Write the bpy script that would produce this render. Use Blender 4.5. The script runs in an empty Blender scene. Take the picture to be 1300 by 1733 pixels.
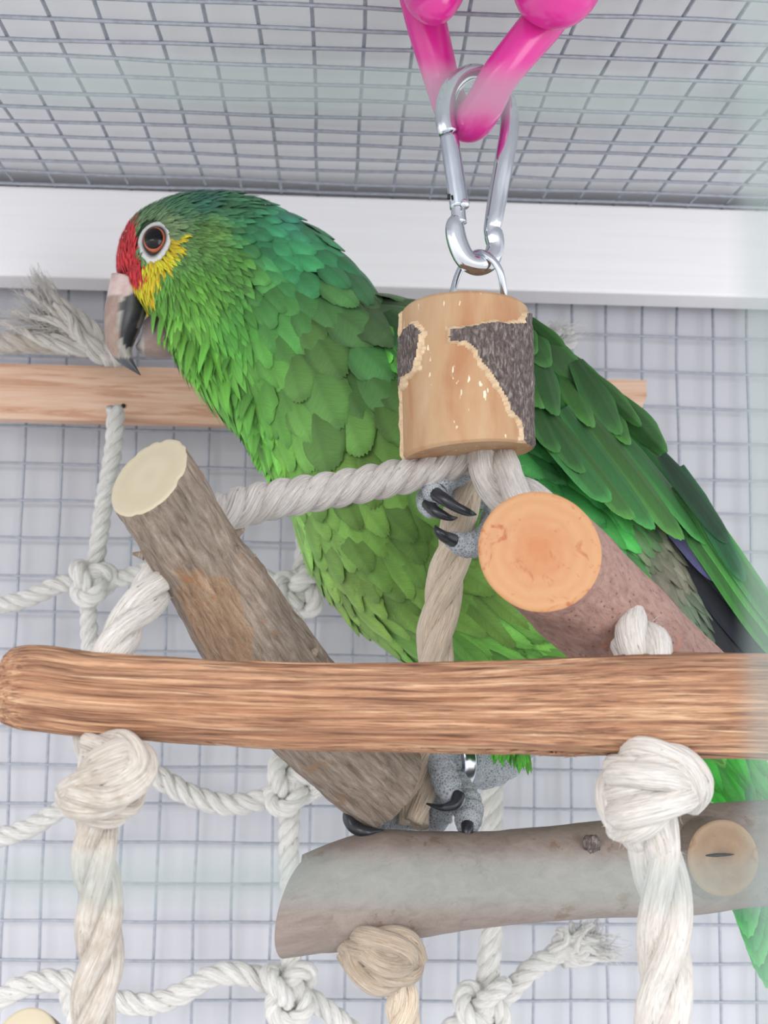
import bpy, bmesh, math, random
from mathutils import Vector, Matrix, noise
from mathutils.bvhtree import BVHTree
random.seed(7)
PI = math.pi
SC = bpy.context.scene
COL = SC.collection

# ------------------------------------------------------------------ camera
F = 1900.0                       # focal length in pixels of the 1300 x 1733 frame
W, H = 1300.0, 1733.0
CAM = Vector((0, 0, 1.5))
# cage axes expressed in camera space (vanishing point of the depth axis at pixel 570,1048)
yw = Vector((-80, -182, -F)).normalized()
up = Vector((0.021, 1, 0)); up = (up - yw * up.dot(yw)).normalized()
xw = yw.cross(up).normalized()
RW = Matrix((xw, yw, up))        # camera space -> world
cam_d = bpy.data.cameras.new('camera')
cam = bpy.data.objects.new('camera', cam_d); COL.objects.link(cam)
cam.matrix_world = Matrix.Translation(CAM) @ RW.to_4x4()
cam_d.sensor_fit = 'HORIZONTAL'; cam_d.sensor_width = 36
cam_d.lens = F / W * 36
cam_d.clip_start = 0.005
cam_d.dof.use_dof = True
cam_d.dof.focus_distance = 0.375
cam_d.dof.aperture_fstop = cam_d.lens / 2.0      # a phone lens: 2.0 mm pupil
SC.camera = cam
# ------------------------------------------------------------------ light
SC.view_settings.view_transform = 'Standard'
SC.view_settings.look = 'None'
SC.view_settings.gamma = 1
SC.view_settings.use_curve_mapping = False
SC.view_settings.exposure = 0.72
wd = bpy.data.worlds.new('world'); SC.world = wd; wd.use_nodes = True
bg = wd.node_tree.nodes['Background']
bg.inputs['Color'].default_value = (0.94, 0.97, 1.0, 1); bg.inputs['Strength'].default_value = 1.15
_n = wd.node_tree.nodes; _tc = _n.new('ShaderNodeTexCoord'); _sp = _n.new('ShaderNodeSeparateXYZ'); _rp = _n.new('ShaderNodeValToRGB'); _mr = _n.new('ShaderNodeMapRange')
_mr.inputs['From Min'].default_value = -1; wd.node_tree.links.new(_tc.outputs['Generated'], _sp.inputs[0]); wd.node_tree.links.new(_sp.outputs['Z'], _mr.inputs['Value'])
wd.node_tree.links.new(_mr.outputs[0], _rp.inputs[0]); wd.node_tree.links.new(_rp.outputs[0], bg.inputs['Color'])
_rp.color_ramp.elements[0].position = 0.30; _rp.color_ramp.elements[0].color = (0.52, 0.52, 0.53, 1)
_rp.color_ramp.elements[1].position = 0.62; _rp.color_ramp.elements[1].color = (0.97, 0.985, 1.0, 1)
def area(name, loc, target, sx, sy, power, color=(1, 1, 1)):
    l = bpy.data.lights.new(name, 'AREA'); l.shape = 'RECTANGLE'; l.size = sx; l.size_y = sy
    l.energy = power; l.color = color
    o = bpy.data.objects.new(name, l); COL.objects.link(o)
    o.location = loc
    o.rotation_euler = (Vector(target) - Vector(loc)).to_track_quat('-Z', 'Y').to_euler()
    return o
area('window_light', (-0.75, -0.75, 2.25), (0, 0.42, 1.5), 0.9, 1.1, 16, (1, 0.985, 0.96))
area('room_light', (0.9, -0.8, 1.6), (0, 0.42, 1.5), 0.8, 1.2, 6, (0.93, 0.97, 1.0))

# ------------------------------------------------------------------ helpers
def P(x, y, Y):
    d = RW @ Vector((x - W / 2, -(y - H / 2), -F))
    return CAM + d * (Y / d.y)
def PX(p):
    c = RW.transposed() @ (p - CAM)
    return W / 2 + F * c.x / -c.z, H / 2 - F * c.y / -c.z
def m(px, Y): return px * Y / F
def lin(c):
    r = []
    for v in c[:3]:
        v /= 255.0
        r.append(v / 12.92 if v <= 0.04045 else ((v + 0.055) / 1.055) ** 2.4)
    return (r[0], r[1], r[2], 1.0)
def mixc(a, b, t): return tuple(a[i] * (1 - t) + b[i] * t for i in range(3))
def nz(v, f=1.0, o=0.0): return noise.noise(Vector((v[0] * f + o, v[1] * f + o * 1.7, v[2] * f)))
def crs(pts, n):
    """Catmull-Rom through tuples of any length -> n samples"""
    pts = [tuple(p) for p in pts]
    k = len(pts)
    if k == 2:
        return [tuple(pts[0][j] * (1 - i / (n - 1)) + pts[1][j] * i / (n - 1) for j in range(len(pts[0]))) for i in range(n)]
    out = []
    for i in range(n):
        t = i / (n - 1) * (k - 1); a = min(int(t), k - 2); f = t - a
        p1, p2 = pts[a], pts[a + 1]
        p0 = pts[a - 1] if a else tuple(2 * p1[j] - p2[j] for j in range(len(p1)))
        p3 = pts[a + 2] if a + 2 < k else tuple(2 * p2[j] - p1[j] for j in range(len(p1)))
        out.append(tuple(0.5 * (2 * p1[j] + (p2[j] - p0[j]) * f + (2 * p0[j] - 5 * p1[j] + 4 * p2[j] - p3[j]) * f * f + (3 * p1[j] - p0[j] - 3 * p2[j] + p3[j]) * f ** 3) for j in range(len(p1))))
    return out

class MB:
    def __init__(s): s.v = []; s.f = []; s.lc = []; s.c = []; s.mi = []
    def vert(s, p, lc=None, c=(1, 1, 1)):
        s.v.append(tuple(p)); s.lc.append(tuple(lc) if lc is not None else tuple(p)); s.c.append((c[0], c[1], c[2], 1.0)); return len(s.v) - 1
    def face(s, f, mi=0): s.f.append(tuple(f)); s.mi.append(mi)
    def build(s, name, mats, parent=None, smooth=True):
        me = bpy.data.meshes.new(name)
        me.from_pydata(s.v, [], s.f)
        if not isinstance(mats, (list, tuple)): mats = [mats]
        for a in mats: me.materials.append(a)
        me.polygons.foreach_set('material_index', s.mi)
        me.polygons.foreach_set('use_smooth', [smooth] * len(s.f))
        a = me.attributes.new('lc', 'FLOAT_VECTOR', 'POINT'); a.data.foreach_set('vector', [x for t in s.lc for x in t])
        a = me.attributes.new('col', 'FLOAT_COLOR', 'POINT'); a.data.foreach_set('color', [x for t in s.c for x in t])
        me.update()
        o = bpy.data.objects.new(name, me); COL.objects.link(o)
        if parent: par(o, parent)
        return o
def par(o, p):
    o.parent = p
    o.matrix_parent_inverse = (Matrix.Translation(p.location)).inverted() if p.type == 'EMPTY' else Matrix()
def empty(name, loc, label=None, cat=None, group=None):
    o = bpy.data.objects.new(name, None); COL.objects.link(o); o.location = loc; o.empty_display_size = 0.01
    tag(o, label, cat, group); return o
def tag(o, label=None, cat=None, group=None, kind=None):
    if label: o['label'] = label
    if cat: o['category'] = cat
    if group: o['group'] = group
    if kind: o['kind'] = kind
    return o
def frames(pts, ref=None):
    """parallel-transport frames along world points"""
    n = len(pts); T = []
    for i in range(n):
        a = pts[max(i - 1, 0)]; b = pts[min(i + 1, n - 1)]
        T.append((b - a).normalized())
    ref = ref or Vector((0, 1, 0))
    if abs(ref.dot(T[0])) > 0.95: ref = Vector((1, 0, 0.2))
    N = (ref - T[0] * ref.dot(T[0])).normalized()
    out = []
    for i in range(n):
        N = (N - T[i] * N.dot(T[i])).normalized()
        out.append((T[i], N, T[i].cross(N).normalized()))
    return out
def tube(mb, pts, rad, n=12, cap=True, disp=None, mi=0, flat=1.0, col=None, closed=False, ref=None):
    fr = frames(pts, ref); s = 0; rings = []
    for i, p in enumerate(pts):
        if i: s += (p - pts[i - 1]).length
        T, N, B = fr[i]; r = rad[i] if hasattr(rad, '__len__') else rad
        ring = []
        for k in range(n):
            a = 2 * PI * k / n; l = (math.cos(a) * r, math.sin(a) * r, s)
            rr = r + (disp(a, s, r) if disp else 0)
            q = p + N * math.cos(a) * rr + B * math.sin(a) * rr * flat
            ring.append(mb.vert(q, l, col(a, s, q) if callable(col) else (col or (1, 1, 1))))
        rings.append(ring)
    for i in range(len(rings) - 1):
        for k in range(n):
            mb.face((rings[i][k], rings[i][(k + 1) % n], rings[i + 1][(k + 1) % n], rings[i + 1][k]), mi)
    if closed:
        for k in range(n): mb.face((rings[-1][k], rings[-1][(k + 1) % n], rings[0][(k + 1) % n], rings[0][k]), mi)
    elif cap:
        mb.face(tuple(reversed(rings[0])), mi); mb.face(tuple(rings[-1]), mi)
    return rings
def sphere(mb, c, rx, ry=None, rz=None, nu=16, nv=10, mi=0, col=(1, 1, 1), disp=None, M=None):
    ry = ry or rx; rz = rz or rx; rings = []
    for j in range(nv + 1):
        ph = PI * j / nv; ring = []
        for i in range(nu):
            a = 2 * PI * i / nu
            d = Vector((math.sin(ph) * math.cos(a), math.sin(ph) * math.sin(a), math.cos(ph)))
            k = 1 + (disp(d) if disp else 0)
            q = Vector((d.x * rx * k, d.y * ry * k, d.z * rz * k))
            if M: q = M @ q
            ring.append(mb.vert(Vector(c) + q, q, col(Vector(c) + q) if callable(col) else col))
        rings.append(ring)
    for j in range(nv):
        for i in range(nu):
            mb.face((rings[j][i], rings[j][(i + 1) % nu], rings[j + 1][(i + 1) % nu], rings[j + 1][i]), mi)
def box(mb, c, sx, sy, sz, bev=0, mi=0):
    bm = bmesh.new(); bmesh.ops.create_cube(bm, size=1)
    for v in bm.verts: v.co = Vector((v.co.x * sx, v.co.y * sy, v.co.z * sz))
    if bev: bmesh.ops.bevel(bm, geom=bm.edges[:], offset=bev, segments=3, affect='EDGES', profile=0.5)
    bm.verts.index_update(); o = len(mb.v)
    for v in bm.verts: mb.vert(v.co + Vector(c), v.co)
    for f in bm.faces: mb.face([o + v.index for v in f.verts], mi)
    bm.free()

# ------------------------------------------------------------------ materials
class NT:
    def __init__(s, name):
        s.m = bpy.data.materials.new(name); s.m.use_nodes = True; s.t = s.m.node_tree; s.n = s.t.nodes; s.l = s.t.links
        s.b = s.n['Principled BSDF']
    def node(s, ty, **kw):
        n = s.n.new(ty)
        for k, v in kw.items(): setattr(n, k, v)
        return n
    def lk(s, a, b): s.l.new(a, b)
    def coord(s, scale=(1, 1, 1), rot=(0, 0, 0)):
        a = s.node('ShaderNodeAttribute', attribute_name='lc')
        mp = s.node('ShaderNodeMapping'); mp.inputs['Scale'].default_value = scale; mp.inputs['Rotation'].default_value = rot
        s.lk(a.outputs['Vector'], mp.inputs['Vector']); return mp.outputs['Vector']
    def noise(s, vec, scale=5, detail=4, rough=0.6, dist=0):
        n = s.node('ShaderNodeTexNoise'); n.inputs['Scale'].default_value = scale; n.inputs['Detail'].default_value = detail
        n.inputs['Roughness'].default_value = rough; n.inputs['Distortion'].default_value = dist
        s.lk(vec, n.inputs['Vector']); return n.outputs['Fac']
    def voro(s, vec, scale, feature='F1'):
        n = s.node('ShaderNodeTexVoronoi'); n.feature = feature; n.inputs['Scale'].default_value = scale
        s.lk(vec, n.inputs['Vector']); return n.outputs['Distance']
    def ramp(s, fac, stops):
        r = s.node('ShaderNodeValToRGB'); e = r.color_ramp.elements
        while len(e) < len(stops): e.new(0.5)
        for i, (p, c) in enumerate(stops):
            e[i].position = p; e[i].color = lin(c) if isinstance(c, tuple) else (c, c, c, 1)
        s.lk(fac, r.inputs['Fac']); return r.outputs['Color']
    def mix(s, fac, a, b, mode='MIX'):
        x = s.node('ShaderNodeMix', data_type='RGBA', blend_type=mode)
        if isinstance(fac, (int, float)): x.inputs['Factor'].default_value = fac
        else: s.lk(fac, x.inputs['Factor'])
        for i, v in ((6, a), (7, b)):
            if isinstance(v, tuple): x.inputs[i].default_value = lin(v)
            else: s.lk(v, x.inputs[i])
        return x.outputs[2]
    def math(s, op, a, b=None, clamp=False):
        x = s.node('ShaderNodeMath', operation=op, use_clamp=clamp)
        for i, v in enumerate((a, b)):
            if v is None: continue
            if isinstance(v, (int, float)): x.inputs[i].default_value = v
            else: s.lk(v, x.inputs[i])
        return x.outputs[0]
    def color(s, c):
        if isinstance(c, tuple): s.b.inputs['Base Color'].default_value = lin(c)
        else: s.lk(c, s.b.inputs['Base Color'])
    def bump(s, h, strength=0.5, dist=0.001):
        b = s.node('ShaderNodeBump'); b.inputs['Strength'].default_value = strength; b.inputs['Distance'].default_value = dist
        s.lk(h, b.inputs['Height'])
        s.lk(b.outputs['Normal'], s.b.inputs['Normal'])
    def set(s, **kw):
        for k, v in kw.items(): s.b.inputs[k.replace('_', ' ')].default_value = v
        return s.m

def mat_plain(name, c, rough=0.5, metal=0.0, nscale=0, amt=0.1, bump=0.0):
    t = NT(name)
    if nscale:
        f = t.noise(t.coord(), nscale, 4)
        t.color(t.mix(f, tuple(v * (1 - amt) for v in c), tuple(min(255, v * (1 + amt)) for v in c)))
        if bump: t.bump(f, bump, 0.0005)
    else: t.color(c)
    return t.set(Roughness=rough, Metallic=metal)

M = {}
M['board'] = mat_plain('grey_white_board', (200, 200, 206), 0.6, 0, 4, 0.03)
M['ceiling'] = mat_plain('ceiling_board', (236, 237, 240), 0.6, 0, 4, 0.03)
def m_paint():
    t = NT('white_painted_wood'); c = t.coord((6, 200, 200)); f = t.noise(c, 1.0, 4, 0.7)
    t.color(t.ramp(f, [(0.3, (247, 244, 245)), (0.6, (250, 248, 250)), (0.85, (247, 243, 242))])); t.bump(f, 0.15, 0.0004)
    return t.set(Roughness=0.45)
M['paint'] = m_paint()
M['wire'] = mat_plain('galvanised_wire', (160, 164, 174), 0.5, 0.4, 300, 0.2, 0.2)
M['front_wire'] = mat_plain('galvanised_front_wire', (123, 136, 134), 0.5, 0.0, 300, 0.1)
M['steel'] = mat_plain('polished_steel', (214, 218, 224), 0.13, 1.0, 60, 0.06)
M['zinc'] = mat_plain('zinc_plated_steel', (205, 211, 220), 0.2, 1.0, 90, 0.08, 0.05)
M['dark'] = mat_plain('dark_slot', (20, 20, 22), 0.6)
def m_rope(name, a, b, dirt, amt=0.5, stretch=14):
    t = NT(name); c = t.coord((1500, 1500, 1500 / stretch)); f = t.noise(c, 1.0, 3, 0.6)
    c2 = t.coord(); d = t.noise(c2, 90, 4, 0.7)
    base = t.mix(t.ramp(f, [(0.32, 0.0), (0.62, 1.0)]), b, a)
    sp = t.noise(t.coord((1, 1, 0.4)), 900, 2, 0.5)
    base = t.mix(t.ramp(d, [(0.45, 0.0), (0.8, amt)]), base, dirt)
    base = t.mix(t.ramp(sp, [(0.70, 0.0), (0.76, 0.75)]), base, (120, 100, 80))
    t.color(base); t.bump(t.math('ADD', f, t.math('MULTIPLY', t.noise(t.coord((420, 420, 60)), 1.0, 2), 1.2)), 1.0, 0.0013)
    t.b.inputs['Sheen Weight'].default_value = 0.3
    return t.set(Roughness=0.9)
M['rope'] = m_rope('white_cotton_rope', (219, 214, 209), (193, 185, 176), (200, 186, 171), 0.5)
M['rope_used'] = m_rope('soiled_cotton_rope', (207, 200, 191), (180, 167, 154), (143, 123, 103), 0.95)
M['rope_grey'] = m_rope('greyish_cotton_rope', (208, 203, 198), (181, 172, 167), (151, 136, 129), 0.6)
M['rope_tan'] = m_rope('beige_worn_rope', (226, 208, 186), (196, 178, 156), (176, 156, 136), 0.5)
M['rope_knot'] = m_rope('dirty_beige_rope', (188, 170, 150), (156, 138, 120), (130, 112, 96), 0.8)
M['net'] = m_rope('white_net_cord', (230, 228, 225), (208, 205, 200), (199, 189, 176), 0.4, 8)
def m_bark(name, c0, c1, c2, furrow=(900, 900, 90), bs=0.8, patch=None, patch_lo=0.5, flecks=None, bd=0.0012):
    t = NT(name); f = t.noise(t.coord(furrow), 1.0, 5, 0.65, 0.6); g = t.noise(t.coord(), 110, 5, 0.7); fine = t.noise(t.coord(), 2200, 3, 0.7)
    base = t.ramp(f, [(0.25, c0), (0.5, c1), (0.75, c2)])
    base = t.mix(t.math('MULTIPLY', fine, 0.45), base, tuple(v * 0.55 for v in c1))
    if patch: base = t.mix(t.ramp(g, [(patch_lo, 0.0), (patch_lo + 0.06, 0.85)]), base, patch)
    if flecks:
        fl = t.voro(t.coord((1, 1, 0.6)), 420)
        base = t.mix(t.ramp(fl, [(0.10, 0.8), (0.2, 0.0)]), base, flecks)
    at = t.node('ShaderNodeAttribute', attribute_name='col'); base = t.mix(1.0, base, at.outputs['Color'], 'MULTIPLY')
    t.color(base)
    t.bump(t.math('ADD', t.math('MULTIPLY', f, 1.0), t.math('MULTIPLY', fine, 0.35)), bs, bd)
    return t.set(Roughness=0.8)
M['bark_left'] = m_bark('grey_brown_furrowed_bark', (92, 74, 62), (166, 148, 132), (206, 192, 178), (620, 620, 110), 1.0, (158, 124, 96), 0.60)
M['bark_right'] = m_bark('smooth_pinkish_bark', (135, 98, 89), (178, 141, 129), (197, 164, 153), (436, 436, 194), 0.9, (186, 131, 108), 0.60, (108, 67, 58), 0.0012)
M['bark_grey'] = m_bark('smooth_grey_bark', (128, 114, 106), (146, 132, 124), (158, 145, 138), (260, 260, 160), 0.25, (118, 96, 80), 0.60, None, 0.0005)
M['bark_block'] = m_bark('rough_grey_brown_bark', (34, 26, 26), (116, 102, 98), (205, 194, 188), (1000, 1000, 420), 1.0, None, 0.5, None, 0.0014)
def m_peeled():
    t = NT('peeled_branch_wood'); f = t.noise(t.coord((900, 900, 22)), 1.0, 5, 0.65, 0.3); g = t.noise(t.coord((200, 200, 14)), 1.0, 4, 0.6, 0.5)
    h = t.noise(t.coord((2400, 2400, 60)), 1.0, 3, 0.6)
    base = t.ramp(f, [(0.28, (88, 58, 42)), (0.42, (156, 110, 82)), (0.56, (192, 146, 112)), (0.74, (232, 200, 164))])
    base = t.mix(t.ramp(g, [(0.5, 0.0), (0.75, 0.6)]), base, (150, 100, 70))
    base = t.mix(t.ramp(h, [(0.32, 0.75), (0.48, 0.0)]), base, (84, 50, 32))
    at = t.node('ShaderNodeAttribute', attribute_name='col')
    base = t.mix(1.0, base, at.outputs['Color'], 'MULTIPLY')
    t.color(base); t.bump(t.math('ADD', f, t.math('MULTIPLY', h, 0.5)), 0.9, 0.0012); return t.set(Roughness=0.62)
M['peeled'] = m_peeled()
def m_slat():
    t = NT('planed_pine_wood'); f = t.noise(t.coord((14, 60, 260)), 1.0, 4, 0.6, 1.2); g = t.noise(t.coord((60, 900, 1500)), 1.0, 3, 0.6)
    base = t.ramp(f, [(0.3, (230, 200, 178)), (0.5, (222, 184, 158)), (0.62, (196, 148, 120)), (0.75, (230, 200, 178))])
    base = t.mix(t.math('MULTIPLY', g, 0.35), base, (182, 134, 104))
    t.color(base); t.bump(g, 0.3, 0.0004); return t.set(Roughness=0.6)
M['slat'] = m_slat()
def m_cut(name, a, b, c, ring=900, dark=None, centre=(0, 0)):
    t = NT(name); v = t.coord(); at = t.node('ShaderNodeVectorMath', operation='ADD'); t.lk(v, at.inputs[0]); at.inputs[1].default_value = (centre[0], centre[1], 0)
    sep = t.node('ShaderNodeSeparateXYZ'); t.lk(at.outputs[0], sep.inputs[0])
    n1 = t.noise(v, 130, 3, 0.5)
    r = t.math('SQRT', t.math('ADD', t.math('MULTIPLY', sep.outputs['X'], sep.outputs['X']), t.math('MULTIPLY', sep.outputs['Y'], sep.outputs['Y'])))
    r2 = t.math('ADD', r, t.math('MULTIPLY', n1, 0.004))
    w = t.math('SINE', t.math('MULTIPLY', r2, ring * 2.5))
    f = t.noise(v, 500, 4, 0.6)
    base = t.mix(t.math('MULTIPLY', t.math('ADD', w, 1.0), 0.22), a, b)
    base = t.mix(t.math('MULTIPLY', f, 0.3), base, b)
    if dark:
        base = t.mix(t.ramp(t.math('ADD', r, t.math('MULTIPLY', t.noise(v, 220, 3), 0.012)), [(0.0, 1.0), (0.0095, 0.55), (0.0165, 0.0)]), base, c)
        base = t.mix(t.ramp(t.noise(t.coord((1, 1, 1)), 150, 4, 0.6, 1.5), [(0.57, 0.0), (0.68, 0.8)]), base, dark)
    t.color(base); t.bump(f, 0.25, 0.0003); return t.set(Roughness=0.55)
M['cut_cream'] = m_cut('cream_cut_wood', (187, 176, 152), (176, 163, 138), (170, 146, 110), 300)
M['cut_orange'] = m_cut('orange_cut_wood', (189, 142, 99), (179, 125, 81), (177, 102, 57), 700, (160, 80, 42))
M['cut_knot'] = m_cut('cut_branch_stub_wood', (159, 137, 109), (126, 100, 77), (109, 80, 58), 300, (130, 92, 66))
def m_core():
    t = NT('debarked_wood'); f = t.noise(t.coord((90, 90, 30)), 1.0, 4, 0.55, 0.4); g = t.noise(t.coord((1600, 1600, 60)), 1.0, 3, 0.5)
    h = t.noise(t.coord((420, 420, 150)), 1.0, 2, 0.5)
    base = t.ramp(f, [(0.3, (188, 163, 132)), (0.5, (180, 148, 115)), (0.7, (166, 120, 88))])
    base = t.mix(t.math('MULTIPLY', g, 0.3), base, (188, 132, 86))
    base = t.mix(t.ramp(h, [(0.69, 0.0), (0.71, 0.9)]), base, (240, 222, 196))
    t.color(base); t.bump(g, 0.25, 0.0004); return t.set(Roughness=0.7, Specular_IOR_Level=0.3)
M['core'] = m_core()
M['inner_bark'] = mat_plain('cream_inner_bark', (204, 178, 145), 0.7, 0, 700, 0.18, 0.8)
def m_pink():
    t = NT('magenta_translucent_plastic'); t.color((214, 50, 150))
    t.b.inputs['Subsurface Weight'].default_value = 0.45; t.b.inputs['Subsurface Radius'].default_value = (1, 0.25, 0.6); t.b.inputs['Subsurface Scale'].default_value = 0.008
    return t.set(Roughness=0.22, Specular_IOR_Level=0.6)
M['pink'] = m_pink()
def m_feather():
    t = NT('feather'); at = t.node('ShaderNodeAttribute', attribute_name='col'); oi = t.node('ShaderNodeObjectInfo')
    base = t.mix(1.0, at.outputs['Color'], oi.outputs['Color'], 'MULTIPLY')
    v = t.node('ShaderNodeAttribute', attribute_name='lc'); sep = t.node('ShaderNodeSeparateXYZ'); t.lk(v.outputs['Vector'], sep.inputs[0])
    ax = t.math('ABSOLUTE', sep.outputs['X'])
    q = t.math('SUBTRACT', sep.outputs['Y'], t.math('MULTIPLY', ax, 0.55))
    cmb = t.node('ShaderNodeCombineXYZ'); t.lk(t.math('MULTIPLY', q, 105), cmb.inputs[0]); t.lk(t.math('MULTIPLY', ax, 3), cmb.inputs[1]); t.lk(sep.outputs['Z'], cmb.inputs[2])
    n = t.noise(cmb.outputs[0], 1.0, 3, 0.7)
    base = t.mix(t.ramp(n, [(0.35, 0.30), (0.6, 0.0)]), base, t.mix(1.0, base, (110, 120, 100), 'MULTIPLY'))
    t.color(base); t.bump(n, 0.3, 0.0004)
    t.b.inputs['Sheen Weight'].default_value = 0.08
    return t.set(Roughness=0.55, Specular_IOR_Level=0.3)
M['feather'] = m_feather()
def m_vcol(name, rough, sc=0, bump=0.0, spec=0.5, dist=0.0005, vor=False):
    t = NT(name); at = t.node('ShaderNodeAttribute', attribute_name='col')
    if sc:
        g = t.node('ShaderNodeNewGeometry')
        f = t.voro(g.outputs['Position'], sc) if vor else t.noise(g.outputs['Position'], sc, 4, 0.6)
        t.color(t.mix(t.math('MULTIPLY', f, 0.55), at.outputs['Color'], t.mix(1.0, at.outputs['Color'], (150, 150, 150) if not vor else (255, 255, 255), 'MULTIPLY')))
        t.bump(f, bump, dist)
    else: t.color(at.outputs['Color'])
    return t.set(Roughness=rough, Specular_IOR_Level=spec)
M['skin_body'] = m_vcol('green_down', 0.8, 400, 0.5, 0.2)
M['beak'] = m_vcol('horn_beak', 0.38, 500, 0.35, 0.5, 0.0004)
M['bare_skin'] = m_vcol('bare_facial_skin', 0.6, 900, 0.4, 0.3, 0.0003)
def m_foot():
    t = NT('scaly_grey_foot_skin'); g = t.node('ShaderNodeNewGeometry')
    v = t.node('ShaderNodeTexVoronoi'); v.feature = 'DISTANCE_TO_EDGE'; v.inputs['Scale'].default_value = 1000; t.lk(g.outputs['Position'], v.inputs['Vector'])
    n = t.noise(g.outputs['Position'], 260, 3)
    base = t.ramp(v.outputs['Distance'], [(0.0, (186, 192, 198)), (0.14, (150, 156, 162)), (0.4, (118, 122, 130))])
    base = t.mix(t.ramp(n, [(0.45, 0.0), (0.7, 0.6)]), base, (176, 182, 186))
    t.color(base); t.bump(v.outputs['Distance'], 0.7, 0.0006); return t.set(Roughness=0.7)
M['foot'] = m_foot()
M['claw'] = mat_plain('black_claw_horn', (38, 40, 46), 0.3, 0, 300, 0.3, 0.1)
M['iris'] = mat_plain('orange_iris', (178, 92, 62), 0.25, 0, 900, 0.15)
def m_glass():
    t = NT('black_pupil'); t.color((8, 8, 9)); return t.set(Roughness=0.06, Specular_IOR_Level=0.35)
M['pupil'] = m_glass()

# ------------------------------------------------------------------ enclosure
YB = 0.583                                   # wire plane at the back
ZC = P(570, 342, 0.567).z                    # wire plane overhead
pan = MB(); box(pan, (0.02, YB + 0.0145, 1.45), 1.5, 0.012, 1.1); o = pan.build('wall_back', M['board'], smooth=False)
tag(o, kind='structure', label='pale grey board behind the rear wire mesh')
pan = MB(); box(pan, (0.02, 0.25, ZC + 0.0135), 1.5, 0.72, 0.012); o = pan.build('ceiling', M['ceiling'], smooth=False)
tag(o, kind='structure', label='grey board above the overhead wire mesh')
# painted beam
zt = ZC - 0.001; zb = P(650, 485, 0.556).z
bm_ = MB(); box(bm_, (0.02, 0.556 + 0.0115, (zt + zb) / 2), 1.3, 0.023, zt - zb, 0.0015)
o = bm_.build('trim_1', M['paint'], smooth=False); tag(o, kind='structure', label='white painted wooden beam between the rear and overhead mesh')

def wire(mb, a, b, r, wob=0.0, seed=0.0, n=26):
    a = Vector(a); b = Vector(b); d = (b - a).normalized()
    s1 = d.cross(Vector((0.3, 0.5, 0.8))).normalized(); s2 = d.cross(s1)
    pts = []
    for i in range(n + 1):
        p = a.lerp(b, i / n)
        pts.append(p + s1 * noise.noise(Vector((i * 0.31, seed, 0))) * wob + s2 * noise.noise(Vector((i * 0.31, seed, 9))) * wob)
    tube(mb, pts, r, 6)
def mesh_panel(name, label, cat, verts, hors, r, mat, wob):
    c = Vector(verts[0][0]); t = empty(name, c, label, cat)
    for i, (a, b) in enumerate(verts):
        w = MB(); wire(w, a, b, r, wob, i * 3.7); w.build('wire', mat, t)
    for i, (a, b) in enumerate(hors):
        w = MB(); wire(w, a, b, r, wob, 100 + i * 3.7); w.build('wire', mat, t)
    return t
SP = 0.01905
x0 = P(104, 760, YB).x
xs = [x0 + SP * k for k in range(-6, 24)]
z0 = P(104, 787, YB).z
zs = [z0 + SP * k for k in range(-19, 6)]
zs = [z for z in zs if z < zb + 0.03]
mesh_panel('rear_wire_mesh', 'square galvanised wire mesh across the back below the white beam', 'wire mesh',
           [((x, YB, zs[0] - 0.01), (x, YB, zs[-1] + 0.004)) for x in xs],
           [((xs[0] - .01, YB - 0.0014, z), (xs[-1] + .01, YB - 0.0014, z)) for z in zs], 0.00075, M['wire'], 0.0012)
xc0 = P(602, 342, 0.567).x
xs = [xc0 + SP * k for k in range(-16, 17)]
ys = [0.566 - 0.0145 * k for k in range(0, 24)]
mesh_panel('overhead_wire_mesh', 'galvanised wire mesh stretched overhead above the parrot', 'wire mesh',
           [((x, 0.567, ZC), (x, 0.12, ZC)) for x in xs],
           [((xs[0] - .01, y, ZC - 0.0014), (xs[-1] + .01, y, ZC - 0.0014)) for y in ys], 0.00078, M['wire'], 0.0014)
# the wire front the photograph was taken through (out of focus, a hand's breadth from nothing)
YF = 0.034
xv = P(1302, 870, YF).x; zh = P(650, 134, YF).z; zl = P(650, 1505, YF).z; sp = zh - zl
mesh_panel('front_wire_mesh', 'out-of-focus near wire mesh, hazy greenish wire along the right edge', 'wire mesh',
           [((xv + sp * 1.25 * k, YF, zl - 3.4 * sp), (xv + sp * k, YF, zh + 3.4 * sp)) for k in range(-3, 4)],
           [((xv - 4.4 * sp, YF + 0.0009, zl + sp * k), (xv + 3.4 * sp, YF + 0.0009, zl + sp * k)) for k in range(-3, 5)],
           0.00031, M['front_wire'], 0.0)

# ------------------------------------------------------------------ ropes
def path(pts, n=60):
    """(px, py, Y, radius px) -> world points, radii"""
    q = crs(pts, n); return [P(a[0], a[1], a[2]) for a in q], [m(a[3], a[2]) for a in q]
def fuzz(mb, pts, rad, count, length=0.004, w=0.00007):
    fr = frames(pts); n = len(pts)
    for _ in range(count):
        i = random.randrange(1, n - 1); T, N, B = fr[i]; a = random.random() * 2 * PI
        r = rad[i] if hasattr(rad, '__len__') else rad
        d = N * math.cos(a) + B * math.sin(a); p = pts[i] + (pts[i + 1] - pts[i]) * random.random() + d * r * 0.85
        q = p + (d * random.uniform(0.1, 1.0) + T * random.uniform(-1.2, 1.2)).normalized() * length * random.uniform(0.3, 1)
        mid = p.lerp(q, 0.5) + Vector((random.uniform(-1, 1), random.uniform(-1, 1), random.uniform(-1, 1))) * length * 0.12
        side = T.cross(d).normalized() * w
        i0 = mb.vert(p - side, (0, 0, 0)); i1 = mb.vert(p + side, (0, 0, 0)); i2 = mb.vert(mid + side, (0, 0, 0)); i3 = mb.vert(mid - side, (0, 0, 0)); i4 = mb.vert(q, (0, 0, 0))
        mb.face((i0, i1, i2, i3)); mb.face((i3, i2, i4))
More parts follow.
